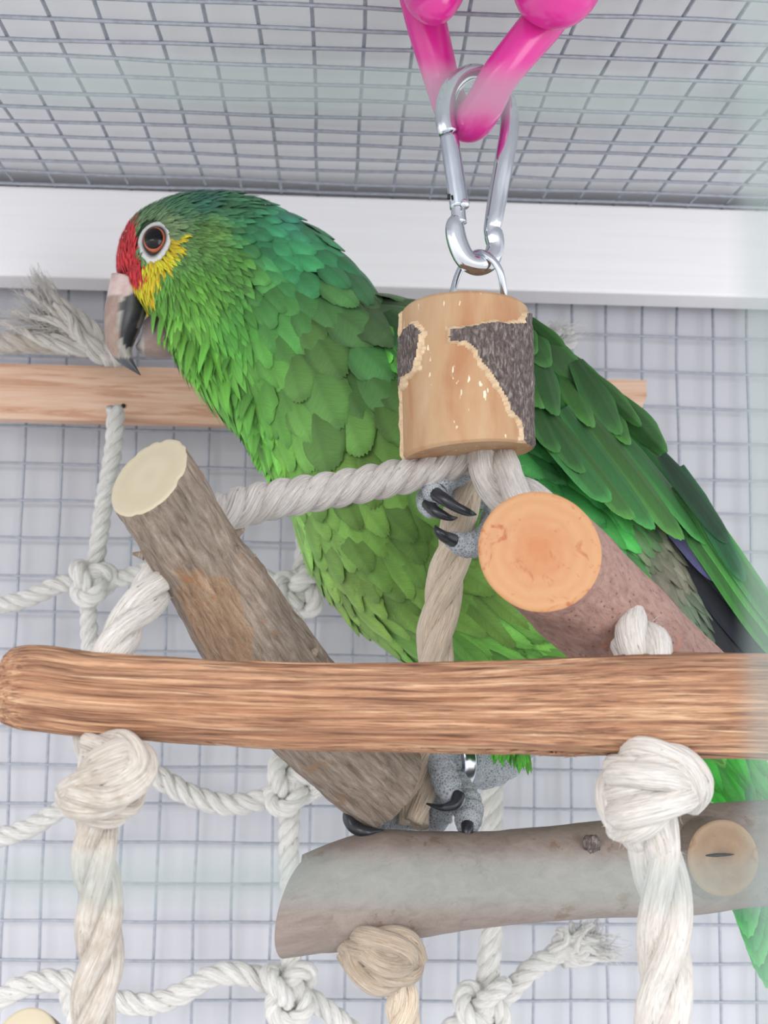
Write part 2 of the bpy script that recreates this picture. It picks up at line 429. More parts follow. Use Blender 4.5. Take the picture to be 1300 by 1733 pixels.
def strands(pts, rad, parent, mat, pitch=5.2, count=3, n=12, name='strand', phase=0.0, join=None, closed=False, core=0.52, sr=0.56):
    fr = frames(pts); L = [0]
    for i in range(1, len(pts)): L.append(L[-1] + (pts[i] - pts[i - 1]).length)
    R0 = sum(rad) / len(rad); turns = L[-1] / (pitch * R0)
    if closed: turns = round(turns)
    for k in range(count):
        c = []
        for i, p in enumerate(pts):
            a = 2 * PI * (turns * L[i] / L[-1] + k / count) + phase; T, N, B = fr[i]
            c.append(p + (N * math.cos(a) + B * math.sin(a)) * rad[i] * core)
        mb = join or MB()
        off = random.random() * 50
        tube(mb, c, [r * sr for r in rad], n, disp=lambda a, s, r: r * 0.07 * noise.noise(Vector((math.cos(a) * 1.5, math.sin(a) * 1.5, s * 160 + off))), closed=closed)
        if join is None: mb.build(name, mat, parent)
def rope_seg(pts, parent, mat, n=70, pitch=5.2, fz=120, seg_name='strand', sr=0.56):
    p, r = path(pts, n); strands(p, r, parent, mat, pitch, name=seg_name, phase=random.random() * 6, sr=sr)
    if fz:
        f = MB(); fuzz(f, p, r, fz); tag(f.build('loose_fibres', mat, parent), kind='stuff')
def knot(c, R, r, rot, parent, mat, squash=(1, 1, 1), name='knot', n=110, pitch=6.5, count=3):
    """an overhand knot: a trefoil of twisted rope"""
    rm = Matrix.Rotation(rot[2], 3, 'Z') @ Matrix.Rotation(rot[1], 3, 'Y') @ Matrix.Rotation(rot[0], 3, 'X')
    pts = []
    for i in range(n):
        t = 2 * PI * i / n
        v = Vector((math.sin(t) + 2 * math.sin(2 * t), math.cos(t) - 2 * math.cos(2 * t), -math.sin(3 * t) * 1.3)) * (R / 3)
        v = rm @ v
        pts.append(Vector(c) + Vector((v.x * squash[0], v.y * squash[1], v.z * squash[2])))
    mb = MB(); strands(pts, [r] * n, None, mat, pitch, count, 12, join=mb, closed=True, core=0.5, sr=0.62)
    sphere(mb, c, R * 0.45 * squash[0], R * 0.45 * squash[1], R * 0.45 * squash[2])
    fuzz(mb, pts, [r] * n, 90)
    return mb.build(name, mat, parent)
def lapknot(loops, parent, mat, name='knot', pitch=9.0, n=60, sr=0.6):
    """a hand-laid knot: several visible turns of twisted rope, each given by px points"""
    mb = MB()
    for pts in loops:
        p, r = path(pts, n); strands(p, r, None, mat, pitch, 3, 12, join=mb, core=0.46, sr=sr, phase=random.random() * 6); fuzz(mb, p, r, 40)
    return mb.build(name, mat, parent)

tl = empty('cotton_rope', P(150, 1300, 0.31), 'thick soiled white rope on the left, knotted under the left end of the peeled branch', 'rope')
rope_seg([(800, 772, .366, 27), (735, 793, .366, 29), (640, 815, .366, 30), (540, 833, .366, 31), (450, 848, .363, 33), (395, 862, .358, 34), (350, 878, .352, 32)], tl, M['rope_grey'], 150, -3.7, 160)
rope_seg([(300, 940, .345, 26), (268, 985, .334, 34), (228, 1040, .325, 33), (190, 1100, .316, 31), (168, 1160, .312, 26)], tl, M['rope'], 60, 9.5, 90)
rope_seg([(150, 1200, .312, 20), (150, 1250, .312, 24), (160, 1300, .312, 28), (166, 1350, .312, 30)], tl, M['rope'], 30, 8, 30)
lapknot([[(150, 1262, .305, 24), (215, 1268, .299, 30), (236, 1300, .297, 30), (190, 1345, .295, 34), (140, 1352, .296, 33), (122, 1345, .305, 28)],
         [(125, 1345, .300, 30), (160, 1310, .296, 32), (205, 1282, .297, 33), (228, 1290, .306, 28)],
         [(228, 1300, .314, 26), (215, 1360, .308, 24), (180, 1375, .303, 26), (140, 1365, .306, 26), (125, 1330, .315, 25)]], tl, M['rope_used'])
rope_seg([(165, 1350, .308, 34), (160, 1420, .308, 36), (166, 1500, .308, 37), (170, 1590, .308, 38), (164, 1660, .308, 37), (152, 1760, .308, 35)], tl, M['rope_used'], 110, 8.5, 220)

tr_ = empty('cotton_rope', P(1110, 1400, 0.31), 'thick clean white rope on the right with a big knot under the peeled branch', 'rope')
rope_seg([(818, 752, .366, 40), (838, 800, .360, 44), (885, 850, .352, 44), (945, 905, .345, 42)], tr_, M['rope_grey'], 50, 8.0, 160)
rope_seg([(1058, 1026, .343, 10), (1064, 1048, .331, 32), (1078, 1082, .322, 48), (1098, 1118, .315, 42), (1110, 1160, .312, 28)], tr_, M['rope'], 50, 11, 60)
rope_seg([(1100, 1230, .311, 34), (1100, 1290, .308, 36), (1108, 1360, .306, 40)], tr_, M['rope'], 30, 8, 0)
lapknot([[(1050, 1300, .306, 34), (1090, 1285, .298, 38), (1145, 1295, .297, 38), (1172, 1325, .300, 34), (1165, 1350, .312, 30)],
         [(1168, 1322, .303, 34), (1128, 1350, .294, 40), (1075, 1378, .295, 42), (1052, 1390, .306, 34)],
         [(1048, 1345, .310, 32), (1060, 1322, .298, 38), (1110, 1312, .293, 38), (1160, 1312, .298, 32)],
         [(1045, 1310, .312, 30), (1042, 1350, .305, 34), (1062, 1392, .302, 32), (1100, 1392, .306, 30)],
         [(1075, 1372, .300, 40), (1092, 1400, .302, 44), (1112, 1430, .306, 44)]], tr_, M['rope'])
rope_seg([(1100, 1385, .305, 42), (1112, 1440, .305, 44), (1122, 1520, .305, 45), (1126, 1600, .305, 44), (1122, 1680, .305, 45), (1126, 1770, .305, 46)], tr_, M['rope'], 100, 9.5, 220)

tc = empty('cotton_rope', P(735, 1050, .395), 'thin beige fuzzy rope gripped by the parrot, knotted under the low grey log', 'rope')
rope_seg([(795, 755, .372, 24), (785, 830, .384, 26), (775, 900, .392, 27), (757, 975, .396, 28), (742, 1050, .397, 28), (735, 1120, .397, 27), (728, 1200, .399, 27), (715, 1300, .400, 27), (700, 1395, .392, 22)], tc, M['rope_tan'], 120, 11, 900, sr=0.70)
lapknot([[(590, 1602, .372, 26), (625, 1598, .362, 30), (680, 1600, .362, 28), (702, 1625, .368, 22)],
         [(592, 1605, .368, 24), (612, 1640, .362, 27), (650, 1655, .362, 27), (690, 1640, .366, 24), (700, 1610, .372, 22)],
         [(620, 1620, .362, 27), (660, 1630, .359, 28), (690, 1615, .366, 24)]], tc, M['rope_knot'])
rope_seg([(655, 1560, .378, 24), (650, 1600, .374, 26), (665, 1650, .370, 27), (682, 1700, .370, 27), (680, 1765, .370, 27)], tc, M['rope_tan'], 60, 6, 90)

# ------------------------------------------------------------------ knotted net behind
YN = 0.535
net = empty('rope_net', P(500, 1330, YN), 'knotted white cord net hanging behind the logs and in front of the rear mesh', 'net')
def cord(pts, r=17, n=50):
    q = [(a[0], a[1], a[2] if len(a) > 2 else YN, r) for a in pts]
    p, rr = path(q, n); mb = MB(); strands(p, rr, None, M['net'], 4.6, 3, 8, join=mb, phase=random.random() * 6)
    fuzz(mb, p, rr, 70, 0.007, 0.00008); return mb.build('cord', M['net'], net)
cord([(196, 690), (192, 760), (176, 850), (165, 930), (155, 985)], 15)
cord([(150, 990), (150, 1050), (152, 1110), (150, 1240), (170, 1330)], 14)
cord([(-40, 1032), (40, 1015), (100, 990), (155, 985)], 15)
cord([(155, 985), (210, 978), (270, 962), (380, 960), (500, 995)], 15)
cord([(518, 850), (516, 930), (505, 1000), (500, 1080), (500, 1200), (497, 1330)], 16, 70)
cord([(-40, 1428), (40, 1405), (100, 1372), (180, 1330)], 16)
cord([(180, 1300), (255, 1310), (320, 1345), (390, 1362), (450, 1350), (497, 1325)], 18, 60)
cord([(495, 1330), (488, 1420), (492, 1520), (492, 1600), (492, 1680), (490, 1780)], 17, 80)
cord([(-40, 1715), (40, 1668), (110, 1660), (160, 1680)], 18)
cord([(180, 1690), (240, 1700), (300, 1685), (360, 1652), (420, 1650), (490, 1680)], 18, 60)
cord([(110, 1665), (122, 1710), (140, 1770)], 14)
cord([(500, 1680), (540, 1700), (590, 1740), (640, 1790)], 16)
cord([(835, 1260), (832, 1400), (832, 1560), (826, 1650), (822, 1770)], 19, 80)
cord([(740, 1760), (800, 1715), (850, 1690), (900, 1640), (950, 1610), (985, 1590)], 17, 60)
cord([(500, 990), (560, 975), (640, 960)], 15)
def nk(x, y, R, rot):
    return knot(P(x, y, YN - 0.006), m(R, YN), m(14, YN), rot, net, M['net'], n=90, pitch=4.6)
nk(155, 985, 31, (1.3, 0.3, 0.4)); nk(508, 1000, 36, (1.9, -0.4, 0.2)); nk(493, 1328, 42, (1.5, 0.6, 0.1)); nk(490, 1678, 44, (1.2, 0.2, 0.6)); nk(822, 1705, 44, (1.7, -0.3, 0.3))
def locks(root, tips, parent, mat, r=6, n=26):
    for k, t in enumerate(tips):
        mid = [(root[0] + (t[0] - root[0]) * f + 9 * math.sin(f * 7 + k * 2), root[1] + (t[1] - root[1]) * f + 7 * math.cos(f * 6 + k), root[2] + (t[2] - root[2]) * f - .003 * math.sin(f * PI), r * (1 - .75 * f)) for f in (0, .25, .5, .75, 1)]
        p, rr = path(mid, n); mb = MB(); strands(p, rr, None, mat, 9, 3, 7, join=mb, sr=.6); fuzz(mb, p, rr, 60, .007); mb.build('rope_strand', mat, parent)
def tuft(name, root, tips, count, w=0.00035, label=None, cat=None, parent=None, mat=None):
    mb = MB()
    for _ in range(count):
        t = random.choice(tips); n = 6
        j = lambda s: random.gauss(0, s)
        e = (t[0] + j(t[3]), t[1] + j(t[3]), t[2] + j(0.004)); mid = ((root[0] + e[0]) / 2 + j(9), (root[1] + e[1]) / 2 + j(9), (root[2] + e[2]) / 2 + j(.003))
        s = (root[0] + j(root[3]), root[1] + j(root[3]), root[2] + j(.002))
        pts = [P(*a) for a in crs([s, mid, e], n)]
        tube(mb, pts, [w * (1.3 - 0.9 * i / (n - 1)) for i in range(n)], 5)
    o = mb.build(name, mat or M['net'], parent)
    tag(o, label, cat, kind='stuff'); return o
locks((950, 1612, YN), [(1040, 1610, YN), (1015, 1580, YN), (975, 1562, YN), (1000, 1570, YN - .003), (1025, 1630, YN), (950, 1575, YN - .002)], net, M['net'], 17)
tuft('loose_fibres', (985, 1595, YN, 14), [(1045, 1610, YN, 14), (1000, 1562, YN, 16)], 130, 0.0002, parent=net)

# ------------------------------------------------------------------ pale slat with rope ends
sl = empty('pine_bar', P(300, 665, .556), 'pale pine bar crossing behind the parrot at beak height', 'wooden bar')
mb = MB(); za = P(100, 618, .548); zbm = P(100, 711, .548); xr = P(1096, 640, .548).x; xl = P(-60, 640, .548).x
nx = 60; prof = []
hh = za.z - zbm.z
ring0 = [(-.0055, 0), (-.0055, -.3), (-.0055, -.7), (-.0055, -1), (.0055, -1), (.0055, -.5), (.0055, 0)]
rings = []
for i in range(nx + 1):
    t = i / nx; ring = []
    for (yy, zz) in ring0:
        x = xl + (xr - xl) * t
        if i == nx: x -= (0.009 * max(0, -zz - .45) / .55 + 0.0008 * random.random())
        w_ = 0.0004 * noise.noise(Vector((x * 40, zz * 3, 2)))
        q = Vector((x, .553 + yy + w_, za.z + zz * hh + (.0005 * noise.noise(Vector((x * 30, zz, 1)))) - 0.006 * (x - xl) * 0))
        ring.append(mb.vert(q, q))
    rings.append(ring)
for i in range(nx):
    for k in range(len(ring0)): mb.face((rings[i][k], rings[i][(k + 1) % 7], rings[i + 1][(k + 1) % 7], rings[i + 1][k]))
mb.face(tuple(rings[-1])); mb.face(tuple(reversed(rings[0])))
o = mb.build('board', M['slat'], sl, smooth=False)
mb = MB(); c = P(209, 687, .547); tube(mb, [c, c + Vector((0, -.0004, 0))], m(4, .547), 10); mb.build('drilled_hole', M['dark'], sl)
fr_ = empty('frayed_rope', P(100, 560, .53), 'frayed white rope end lying along the pale pine bar left of the beak', 'rope')
rope_seg([(-50, 583, .53, 18), (40, 580, .53, 18), (100, 583, .53, 17), (150, 592, .53, 14)], fr_, M['rope_used'], 50, 5, 60)
locks((196, 604, .528), [(62, 468, .526), (40, 490, .524), (8, 545, .527), (30, 560, .524), (85, 520, .520), (60, 535, .522), (20, 520, .529), (112, 560, .522)], fr_, M['rope'], 17)
tuft('loose_fibres', (110, 560, .526, 14), [(60, 462, .526, 8), (10, 545, .526, 12), (40, 500, .526, 14)], 160, 0.0002, parent=fr_, mat=M['rope'])
rt_ = empty('frayed_rope', P(930, 580, .54), 'small frayed white rope tuft above the right end of the pine bar', 'rope')
locks((900, 600, .54), [(965, 556, .538), (972, 575, .536), (955, 590, .538), (930, 552, .538), (945, 565, .535), (962, 600, .54)], rt_, M['net'], 15)
tuft('loose_fibres', (925, 580, .538, 12), [(975, 565, .538, 12), (950, 555, .538, 12)], 110, 0.0002, parent=rt_, mat=M['net'])
rope_seg([(850, 640, .54, 16), (890, 610, .54, 16), (915, 590, .54, 14)], rt_, M['net'], 20, 5, 0)

# ------------------------------------------------------------------ logs
def inpoly(x, y, poly):
    c = False; j = len(poly) - 1
    for i in range(len(poly)):
        xi, yi = poly[i]; xj, yj = poly[j]
        if (yi > y) != (yj > y) and x < (xj - xi) * (y - yi) / (yj - yi) + xi: c = not c
        j = i
    return c
def logmesh(pts, rad, n=64, amp=0.0006, freq=(60, 60, 40), cut0=None, cut1=None, colf=None, extra=None, segs=None):
    """solid stick: returns (bark MB, [cap MBs]); cut0/cut1 = normals of the sawn ends"""
    fr = frames(pts); bark = MB(); L = [0]
    for i in range(1, len(pts)): L.append(L[-1] + (pts[i] - pts[i - 1]).length)
    rings = []; N_ = len(pts)
    for i, p in enumerate(pts):
        T, N, B = fr[i]; ring = []
        for k in range(n):
            a = 2 * PI * k / n; r = rad[i]; l = Vector((math.cos(a) * r, math.sin(a) * r, L[i]))
            rr = r + amp * min(1, .25 + min(i, N_ - 1 - i) * .08) * noise.fractal(Vector((l.x * freq[0], l.y * freq[1], l.z * freq[2])), 1.0, 2.0, 4)
            if extra: rr += extra(a, L[i], L[-1], r)
            d = N * math.cos(a) + B * math.sin(a); q = p + d * rr
            for (nrm, e, tt) in ((cut0, 0, i), (cut1, N_ - 1, N_ - 1 - i)):
                if nrm is not None and tt < 8:
                    Te = fr[e][0]; de = fr[e][1] * math.cos(a) + fr[e][2] * math.sin(a)
                    off = -(de * rr).dot(nrm) / Te.dot(nrm); q = q + Te * off * (1 - tt / 8.0)
            ring.append((q, l))
        rings.append(ring)
    idx = []
    for ring in rings:
        idx.append([bark.vert(q, l, colf(q, l) if colf else (1, 1, 1)) for (q, l) in ring])
    for i in range(N_ - 1):
        for k in range(n): bark.face((idx[i][k], idx[i][(k + 1) % n], idx[i + 1][(k + 1) % n], idx[i + 1][k]))
    caps = []
    for e in (0, N_ - 1):
        cp = MB(); base = [q for q, l in rings[e]]; ls = [l for q, l in rings[e]]; c = sum(base, Vector()) / n
        rr_ = []
        out = fr[e][0] * (-1 if e == 0 else 1)
        for s in (1.0, 0.965, 0.9, 0.75, 0.6, 0.45, 0.3, 0.15):
            lift = 0.0 if s == 1.0 else 0.0004 + 0.00025 * noise.noise(Vector((s * 9, e, 0)))
            rr_.append([cp.vert(c + (base[k] - c) * s + out * lift, (ls[k].x * s, ls[k].y * s, 0)) for k in range(n)])
        cv = cp.vert(c + out * 0.0004, (0, 0, 0))
        for j in range(len(rr_) - 1):
            for k in range(n):
                f = (rr_[j][k], rr_[j + 1][k], rr_[j + 1][(k + 1) % n], rr_[j][(k + 1) % n])
                cp.face(f if e else tuple(reversed(f)))
        for k in range(n):
            f = (rr_[-1][k], cv, rr_[-1][(k + 1) % n]); cp.face(f if e else tuple(reversed(f)))
        caps.append(cp)
    return bark, caps
def flake(mb, c, d, sz, mi=0):
    """small curl of bark standing off the edge"""
    s = d.cross(Vector((0, 1, 0))).normalized(); n = 4; rows = []
    for i in range(n + 1):
        t = i / n; p = Vector(c) + d * sz * t + Vector((0, -1, 0)) * sz * 0.35 * t * t; w = sz * 0.45 * (1 - t * 0.8)
        rows.append([mb.vert(p - s * w, p * 1), mb.vert(p + s * w, p * 1), mb.vert(p + s * w + Vector((0, .0004, 0)), p), mb.vert(p - s * w + Vector((0, .0004, 0)), p)])
    for i in range(n):
        for k in range(4): mb.face((rows[i][k], rows[i][(k + 1) % 4], rows[i + 1][(k + 1) % 4], rows[i + 1][k]), mi)
    mb.face(tuple(rows[-1])); mb.face(tuple(reversed(rows[0])))

# left log
t = empty('log', P(400, 1050, .36), 'grey-barked log leaning diagonally at left with a cream sawn top end', 'log')
p, r = path([(252, 808, .318, 77), (300, 885, .328, 76), (355, 970, .339, 78), (420, 1070, .351, 82), (500, 1180, .366, 88), (588, 1262, .378, 86), (655, 1325, .388, 80)], 120)
cn = (P(252, 808, .318) - P(258, 850, .28)).normalized()
TAN = [(296, 962), (350, 968), (395, 985), (412, 1010), (405, 1040), (432, 1075), (436, 1125), (350, 1125), (318, 1050)]
def lcol(q, l):
    x, y = PX(q); x += 16 * noise.noise(q * 260); y += 16 * noise.noise(q * 260 + Vector((5, 5, 5)))
    if inpoly(x, y, TAN): return (1.0, .84, .68)
    g = .86 + .3 * noise.noise(q * 60); return (g, g, g)
bark, caps = logmesh(p, r, 128, 0.0013, (110, 110, 45), colf=lcol, cut0=Vector((-0.50, -0.72, 0.48)).normalized(), cut1=Vector((0.75, 0.45, -0.5)).normalized(),
    extra=lambda a, s, L, r: -0.0007 * max(0, noise.noise(Vector((math.cos(a) * 4, math.sin(a) * 4, s * 45))))* 2)
bark.build('bark', M['bark_left'], t); caps[0].build('cut_face', M['cut_cream'], t); caps[1].build('broken_end', M['bark_left'], t)
mb = MB()
for (x, y, Y, dx, dz, sz) in ((398, 905, .335, .8, .5, .0035), (245, 940, .330, -.8, .1, .0035), (528, 1108, .352, .6, .7, .0035), (285, 965, .328, -.6, -.3, .0025), (424, 945, .340, .7, .5, .002)):
    mb = MB(); flake(mb, P(x, y, Y), Vector((dx, 0, dz)).normalized(), sz); mb.build('bark_flake', M['bark_left'], t)
# right log
t = empty('log', P(1050, 1060, .345), 'pinkish-barked log at right with an orange sawn end facing forward', 'log')
p, r = path([(912, 933, .310, 101), (975, 993, .330, 99), (1060, 1075, .352, 96), (1140, 1150, .374, 93), (1200, 1200, .388, 88)], 90)
bark, caps = logmesh(p, r, 72, 0.0006, (60, 60, 40), cut0=Vector((-0.30, -0.93, 0.10)).normalized())
bark.build('bark', M['bark_right'], t); caps[0].build('cut_face', M['cut_orange'], t); caps[1].build('rear_face', M['cut_orange'], t)
# peeled horizontal branch
t = empty('branch', P(650, 1195, .31), 'long peeled reddish-brown branch running horizontally across the front', 'branch')
p, r = path([(5, 1166, .312, 46), (12, 1166, .312, 56), (36, 1165, .312, 65), (70, 1167, .312, 68), (160, 1178, .311, 68), (300, 1186, .310, 69), (450, 1192, .310, 71), (600, 1195, .310, 72), (750, 1197, .310, 73), (900, 1196, .310, 77), (1050, 1194, .310, 83), (1200, 1194, .310, 87), (1330, 1196, .310, 88), (1450, 1198, .310, 88)], 260)
def bcol(q, l): return (1, 1, 1)
bark, caps = logmesh(p, r, 96, 0.0007, (130, 130, 14), colf=bcol,
    extra=lambda a, s, L, r: -0.0020 * max(0, noise.noise(Vector((math.cos(a) * 9, math.sin(a) * 9, s * 13)))) + 0.0011 * noise.noise(Vector((math.cos(a) * 20, math.sin(a) * 20, s * 30))))
bark.build('stem', M['peeled'], t); caps[0].build('chewed_end', M['peeled'], t); caps[1].build('far_end', M['peeled'], t)
mb = MB()
random.seed(3)
for k in range(26):     # splinters lifting from the underside and the top edge
    x = random.uniform(30, 1290); low = True
    y = (1232 + (x / 330 * 24 if x < 330 else 24 + (min(x, 1000) - 330) / 670 * 22)) if low else 1112
    a = P(x, y - (4 if low else -4), .306); ln = random.uniform(.003, .008); d = Vector((random.choice((-1, 1)), 0, (-.12 if low else .08))).normalized()
    pts = [a + d * ln * u + Vector((0, -.0003, (-.0006 if low else .0005) * u * u)) for u in (0, .25, .5, .75, 1)]
    tube(mb, pts, [.0006, .0006, .0005, .0003, .0001], 5, flat=0.5)
tag(mb.build('splinters', M['peeled'], t), kind='stuff')
# grey log at the bottom
t = empty('log', P(850, 1490, .385), 'smooth grey log low on the right with a pale oval cut stub', 'log')
p, r = path([(503, 1535, .376, 73), (560, 1522, .378, 84), (640, 1502, .380, 90), (720, 1493, .382, 83), (850, 1484, .384, 75), (1000, 1473, .386, 76), (1130, 1460, .388, 84), (1230, 1448, .390, 86), (1330, 1440, .392, 84), (1430, 1430, .394, 84)], 160)
bark, caps = logmesh(p, r, 72, 0.0006, (50, 50, 30), cut0=Vector((-0.93, .34, 0.1)).normalized())
bark.build('bark', M['bark_grey'], t); caps[0].build('cut_face', M['cut_knot'], t); caps[1].build('far_end', M['cut_knot'], t)
stub = MB(); q = [P(1200, 1452, .378), P(1215, 1452, .3705), P(1224, 1452, .366)]
sb, cp = logmesh([q[0].lerp(q[2], i / 14) for i in range(15)], [m(62, .37) * (1.12 - 0.14 * i / 14) for i in range(15)], 48, 0.0006, (100, 100, 60), cut1=Vector((0.05, -1, 0.05)).normalized())
so = sb.build('stub', M['bark_grey'], t); co = cp[1].build('stub_cut_face', M['cut_knot'], so); tag(co, 'pale oval cut face with a dark slit')
sl_ = MB(); a = P(1195, 1448, .3652); b = P(1243, 1446, .3652)
tube(sl_, [a.lerp(b, i / 8) for i in range(9)], [.0002, .0004, .0005, .0006, .0005, .0005, .0004, .0003, .0001], 6); sl_.build('crack', M['dark'], so)
kn = MB(); sphere(kn, P(1001, 1428, .3735), .0028, .0014, .0028, disp=lambda d: .4 * noise.noise(d * 3)); kn.build('bud_scar', M['bark_block'], t)
mb = MB()
# partly seen log at bottom left
t = empty('log', P(50, 1760, .32), 'tan sawn log end just showing in the bottom left corner', 'log')
p, r = path([(42, 1772, .315, 57), (70, 1800, .33, 60), (110, 1850, .35, 60)], 20)
bark, caps = logmesh(p, r, 48, 0.0004, cut0=Vector((-0.3, -0.9, 0.35)).normalized())
bark.build('bark', M['bark_left'], t); caps[0].build('cut_face', M['cut_cream'], t)

# ------------------------------------------------------------------ hanging block
t = empty('wooden_block', P(790, 640, .36), 'short upright wooden cylinder with torn grey bark, hanging from the steel ring', 'wooden block')
top = P(786, 522, .36); bot = P(790, 768, .36); Rb = m(110, .362)
ax = (bot - top); nS = 150; nA = 220; T_ = ax.normalized(); N_b = (Vector((0, -1, 0)) - T_ * T_.dot(Vector((0, -1, 0)))).normalized(); B_b = T_.cross(N_b)
def pdist(x, y, poly):
    best = 1e9
    for i in range(len(poly)):
        ax_, ay = poly[i - 1]; bx, by = poly[i]; dx, dy = bx - ax_, by - ay
        tt = max(0, min(1, ((x - ax_) * dx + (y - ay) * dy) / (dx * dx + dy * dy + 1e-9))); best = min(best, math.hypot(x - ax_ - dx * tt, y - ay - dy * tt))
    return best
polyR = [(760, 557), (790, 553), (818, 548), (838, 544), (860, 548), (880, 545), (886, 530), (1000, 520), (1000, 790), (886, 775), (880, 735), (875, 712), (862, 700), (855, 682), (845, 660), (828, 635), (812, 612), (800, 590), (788, 580), (763, 581)]
polyL = [(500, 590), (680, 570), (698, 547), (712, 553), (718, 562), (712, 600), (705, 628), (686, 640), (678, 668), (678, 800), (500, 800)]
def cls(q, k):
    if q.y > .363: return 2 if 1 else 0
    x, y = PX(q); x += 3 * noise.noise(Vector((x * .12, y * .12, 0))); y += 3 * noise.noise(Vector((x * .12, y * .12, 5)))
    ins = inpoly(x, y, polyR) or inpoly(x, y, polyL); d = min(pdist(x, y, polyR), pdist(x, y, polyL))
    if ins: return 2 if d > 0.5 else 1
    wv = 2.2 + 5.0 * noise.noise(Vector((x * .05, y * .05, 9)))
    return 1 if d < wv else 0
grid = []; kl = []
for i in range(nS + 1):
    row = []; kr = []
    for k in range(nA):
        a = 2 * PI * k / nA; d = N_b * math.cos(a) + B_b * math.sin(a); s = i / nS
        r0 = Rb * (1.0 + 0.02 * math.sin(a * 3 + 1) + 0.01 * math.sin(s * 5)) * (1 - 0.02 * (1 - s))
        for e in (s, 1 - s):
            if e < 0.02: r0 -= 0.0009 * (1 - e / 0.02)
        q = top + ax * s + d * r0; q += T_ * 0.0016 * math.cos(a - 2.0) * (1 if s > .9 else 0) * (s - .9) * 10
        c = cls(q, k); n_ = noise.fractal(Vector((math.cos(a) * 7, math.sin(a) * 7, s * 11)), 1, 2, 4)
        rr = {0: 0, 1: .0007 + .0003 * n_, 2: .0013 + .0005 * n_}[c]
        row.append((q + d * rr, (math.cos(a) * r0, math.sin(a) * r0, s * ax.length))); kr.append(c)
    grid.append(row); kl.append(kr)
mbs = [MB(), MB(), MB()]; maps = [{}, {}, {}]
for i in range(nS):
    for k in range(nA):
        ids = [(i, k), (i, (k + 1) % nA), (i + 1, (k + 1) % nA), (i + 1, k)]
        c = max(kl[a][b] for a, b in ids)
        if c == 2 and min(kl[a][b] for a, b in ids) < 2: c = 1
        f = []
        for ab in ids:
            if ab not in maps[c]: g = grid[ab[0]][ab[1]]; maps[c][ab] = mbs[c].vert(g[0], g[1])
            f.append(maps[c][ab])
        mbs[c].face(f)
for e in (0, nS):
    ring = [mbs[0].vert(*grid[e][k]) for k in range(nA)]; cpt = sum((grid[e][k][0] for k in range(nA)), Vector()) / nA; cv = mbs[0].vert(cpt, (0, 0, 0))
    for k in range(nA):
        f = (ring[k], ring[(k + 1) % nA], cv); mbs[0].face(f if e else tuple(reversed(f)))
mbs[0].build('core', M['core'], t); mbs[1].build('inner_bark', M['inner_bark'], t); mbs[2].build('bark', M['bark_block'], t)

# ------------------------------------------------------------------ steel ring, carabiner, plastic chain
Yk = .352
mb = MB()
pts = [P(a[0], a[1], a[2]) for a in crs([(764, 530, .356), (766, 500, .356), (774, 468, .3575), (788, 442, .3570), (808, 428, .3520), (828, 434, .3480), (845, 456, .3470), (852, 485, .3480), (853, 510, .350), (851, 530, .352)], 60)]
tube(mb, pts, m(6, .355), 14)
o = mb.build('steel_ring', M['zinc'], None); tag(o, 'thin steel ring joining the carabiner to the wooden block', 'ring')
t = empty('carabiner', P(800, 300, Yk), 'silver snap-hook carabiner between the pink chain and the steel ring', 'carabiner')
body = [(759, 226, .352, 17), (754, 205, .352, 18), (755, 175, .352, 18), (766, 145, .352, 17), (790, 126, .353, 16), (818, 125, .354, 15), (845, 145, .355, 15), (860, 180, .355, 16), (862, 220, .355, 17), (853, 275, .354, 17), (843, 330, .354, 17), (836, 372, .353, 16), (833, 388, .353, 15), (836, 400, .353, 17), (838, 420, .353, 16), (828, 442, .352, 17), (808, 449, .352, 18), (788, 438, .352, 18), (775, 412, .352, 18), (770, 385, .352, 17), (775, 370, .352, 13)]
p, r = path(body, 150); mb = MB(); tube(mb, p, r, 20); mb.build('frame', M['steel'], t)
p, r = path([(760, 231, .352, 16.5), (766, 270, .352, 17), (772, 310, .352, 17), (778, 352, .352, 17)], 30); mb = MB(); tube(mb, p, r, 20); g = mb.build('gate', M['zinc'], t)
p, r = path([(775, 345, .352, 13), (776, 362, .352, 13), (777, 378, .352, 14)], 10); mb = MB(); tube(mb, p, r, 16); mb.build('hinge', M['steel'], t)
mb = MB(); c = P(787, 344, .3485); sphere(mb, c, m(8, .35), m(5, .35), m(8, .35)); mb.build('rivet', M['steel'], g)
mb = MB(); box(mb, P(760, 333, .3496), .0010, .0012, .0016, .0002); mb.build('slot', M['dark'], g)
# chain
def link(pts, label, cat='chain link'):
    p, r = path(pts, 90); mb = MB()
    tube(mb, p, r, 24); o = mb.build('plastic_chain_link', M['pink'], None)
    return tag(o, label, cat, None)
link([(700, -70, .362, 36), (708, -20, .362, 37), (722, 40, .363, 36), (738, 100, .364, 33), (752, 150, .365, 31), (770, 190, .362, 33), (795, 206, .356, 36), (818, 180, .348, 35), (845, 130, .342, 34), (880, 85, .340, 36), (925, 30, .340, 39), (960, -30, .340, 40), (975, -80, .341, 38)],
     'large pink plastic chain link hooked through the top of the carabiner')
link([(755, -75, .352, 30), (758, -30, .345, 36), (738, 8, .343, 34), (715, -5, .352, 33), (708, -40, .372, 30), (712, -80, .384, 28)],
     'upper pink chain link at left, rounded bottom looping over the large link')
link([(995, -80, .348, 34), (975, -25, .330, 48), (945, -2, .326, 52), (912, -10, .332, 44), (905, -45, .350, 34), (915, -80, .366, 30)],
     'upper pink chain link at right, ball-like bend over the arm of the large link')

